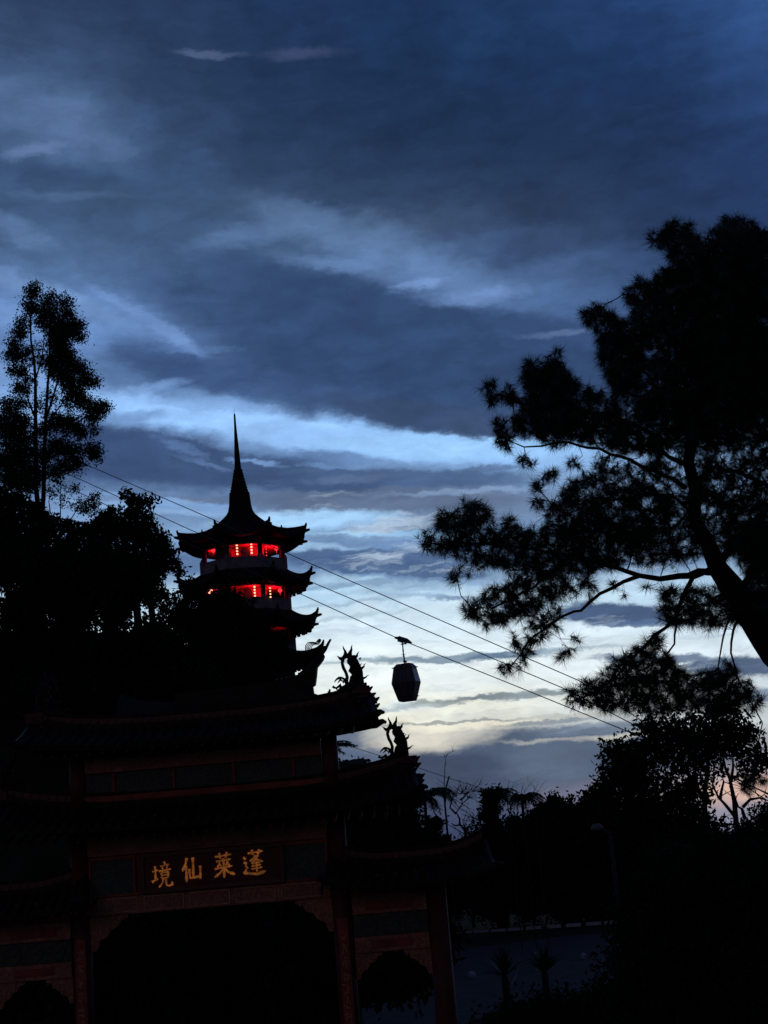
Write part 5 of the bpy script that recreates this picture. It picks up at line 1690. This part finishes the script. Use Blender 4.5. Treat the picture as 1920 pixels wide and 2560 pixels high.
def frond_plant(lab, cx, cy, Y, L, n, seed, name='palm', cat='palm', stem=True, spread=(0, 2 * PI), rise=.9, droop=1.3, leaflet=.28, bias=0.0, sr=.12):
    r = np.random.default_rng(seed)
    c = at(cx, cy, Y)
    gz_ = height(c.x, Y)
    t = empty(name, (c.x, Y, gz_), lab, cat)
    if stem: MB().tube(wiggle([(c.x, Y, gz_ + (c.z - gz_) * k / 6) for k in range(7)], .03, r), [sr * 1.2] * 3 + [sr] * 4, 8).build('trunk', M_BARK, t)
    for i in range(n):
        a = spread[0] + (spread[1] - spread[0]) * (i + r.uniform(0, .6)) / n
        dirh = Vector((math.cos(a) + bias, math.sin(a) * .8, 0)); rs = rise * r.uniform(.6, 1.2); l = L * r.uniform(.8, 1.15)
        pts = []
        for k in range(9):
            u = k / 8
            pts.append(c + dirh * (l * u * (1 - .15 * u)) + Vector((0, 0, l * (rs * u - droop * u * u * .75))))
        mb = MB().tube(pts, [.022 * (1 - .8 * k / 8) * L for k in range(9)], 4)
        for k in range(1, 36):
            u = k / 36; q = u * 8; ii = min(7, int(q)); f = q - ii
            p = pts[ii].lerp(pts[ii + 1], f); tg = (pts[ii + 1] - pts[ii]).normalized()
            sd_ = tg.cross(Vector((0, 0, 1)))
            if sd_.length < .1: sd_ = Vector((1, 0, 0))
            sd_.normalize()
            ll = leaflet * L * math.sin(PI * min(1, u * .9 + .12)) ** .6
            for s in sgn:
                e = p + sd_ * s * ll * .75 + tg * ll * .45 - Vector((0, 0, ll * .45)) + Vector(r.normal(0, .03, 3)) * L
                wv = tg * .022 * L
                mb.add([p - wv, p + wv, e], [(0, 1, 2)])
        mb.build('frond', M_FROND, t)
    return t


frond_plant('feathery palm whose fronds fan out under the top roof end', 800, 1880, 48, 1.0, 18, 90, rise=.8, droop=.9, bias=.3)
frond_plant('low broad palm arching between the upper and middle roof ends', 850, 1925, 46, 1.25, 20, 91, rise=.7, droop=1.0)
frond_plant('drooping tree fern right of the middle roof end', 1062, 2000, 121, 2.7, 18, 92, 'tree_fern', 'tree fern', rise=1.1, droop=1.6, bias=.2)
tf = frond_plant('shaggy tree fern with a thick leaning head on the side roof', 1228, 1995, 123, 1.9, 30, 93, 'tree_fern', 'tree fern', rise=1.1, droop=1.6, bias=.45, sr=.45, leaflet=.34)
frond_plant('second drooping fern behind the shaggy one', 1305, 2000, 124, 1.9, 22, 94, 'tree_fern', 'tree fern', rise=1.0, droop=1.7, bias=.3, leaflet=.3)
# dense bushes that tie those plants together, below the sky gap
broadleaf('leafy_tree', 'low dark bush between the fern and the twisted bare tree', 'tree', [(1090, 2060, 26), (1075, 2090, 30), (1110, 2110, 30), (1060, 2140, 60), (1225, 1990, 24), (1228, 2030, 28), (1235, 2070, 34), (1290, 2060, 26), (1340, 2060, 30), (1200, 2110, 30), (1260, 2110, 44), (1330, 2120, 60), (1150, 2150, 50), (1190, 2075, 14), (1180, 2085, 10), (1225, 2010, 24), (1222, 2040, 28), (1238, 1985, 20)], 120,
          [((1100, 2290), (1100, 2150), (1095, 2080), (.1, .04))], dens=3.5, depth=.4, leaf=.38, per=9, spread=.45, seed=95, group='broadleaf trees under the pine', mat_l=M_LEAF2, inner=.5)
broadleaf('leafy_tree', 'dark bush rising behind the middle roof of the gate', 'tree', [(850, 1930, 40), (800, 1950, 50), (900, 1940, 36), (950, 1950, 30), (840, 1990, 70), (930, 2000, 60), (780, 1900, 30), (1010, 2030, 50), (790, 1860, 24, .7), (910, 2030, 90), (990, 2050, 80), (1035, 2090, 56), (880, 2090, 80), (960, 2110, 80), (860, 2160, 80)], 47,
          [((860, 2300), (860, 2100), (860, 1980), (.12, .04))], dens=3.2, depth=.4, leaf=.16, per=9, spread=.22, seed=96, group='broadleaf trees under the pine', mat_l=M_LEAF2, inner=.5)


def spiky(lab, cx, cy, Y, rad, seed):
    r = np.random.default_rng(seed)
    c = at(cx, cy, Y); c.z = max(c.z, .2)
    t = empty('spiky_plant', (c.x, Y, 0), lab, 'plant', 'spiky plants before the yard')
    MB().tube([(c.x, Y, 0), (c.x, Y, c.z)], [.16, .12], 8).build('trunk', M_BARK, t)
    proto = []
    for i in range(70):
        a = r.uniform(0, 2 * PI); e = R(r.uniform(5, 88)); l = rad * r.uniform(.75, 1.1)
        d = Vector((math.cos(a) * math.cos(e), math.sin(a) * math.cos(e), math.sin(e)))
        s_ = d.cross(Vector((.1, .2, 1))).normalized() * .035
        m_ = c + d * l * .5 + Vector((0, 0, .03)); e_ = c + d * l - Vector((0, 0, .12 * l))
        mb = MB().add([c - s_, c + s_, m_ + s_ * .9, m_ - s_ * .9, e_], [(0, 1, 2, 3), (3, 2, 4)])
        mb.build('leaf_blade', M_FROND, t)


spiky('left one of two spiky plants silhouetted on the paved yard', 1262, 2440, 56, 1.15, 100)
spiky('right one of two spiky plants silhouetted on the paved yard', 1362, 2432, 56, 1.2, 101)

# street lamp, unlit
lb = at(1550, 2300, 33)
lamp = empty('street_lamp', (lb.x, 33, 0), 'thin unlit street lamp pole before the dark trees on the right', 'street lamp')
lt = at(1536, 2085, 33); lh = at(1492, 2068, 33)
MB().tube([(lb.x, 33, 0), (lb.x, 33, lt.z)], [.06, .04], 10).build('pole', mat('lamp_paint', (.02, .018, .016), .6), lamp, smooth=True)
MB().tube([(lb.x, 33, lt.z), (lb.x - .15, 33, lt.z + .12), (lh.x, 33, lh.z + .06)], [.035, .03, .025], 8).build('arm', MATS['lamp_paint'], lamp, smooth=True)
MB().lathe((lh.x, 33, lh.z - .02), [(.02, .1), (.08, .09), (.13, .03), (.14, -.02), (.05, -.06), (.01, -.07)], 14).build('lamp_shade', mat('lamp_opal', (.12, .12, .13), .6), lamp, smooth=True)
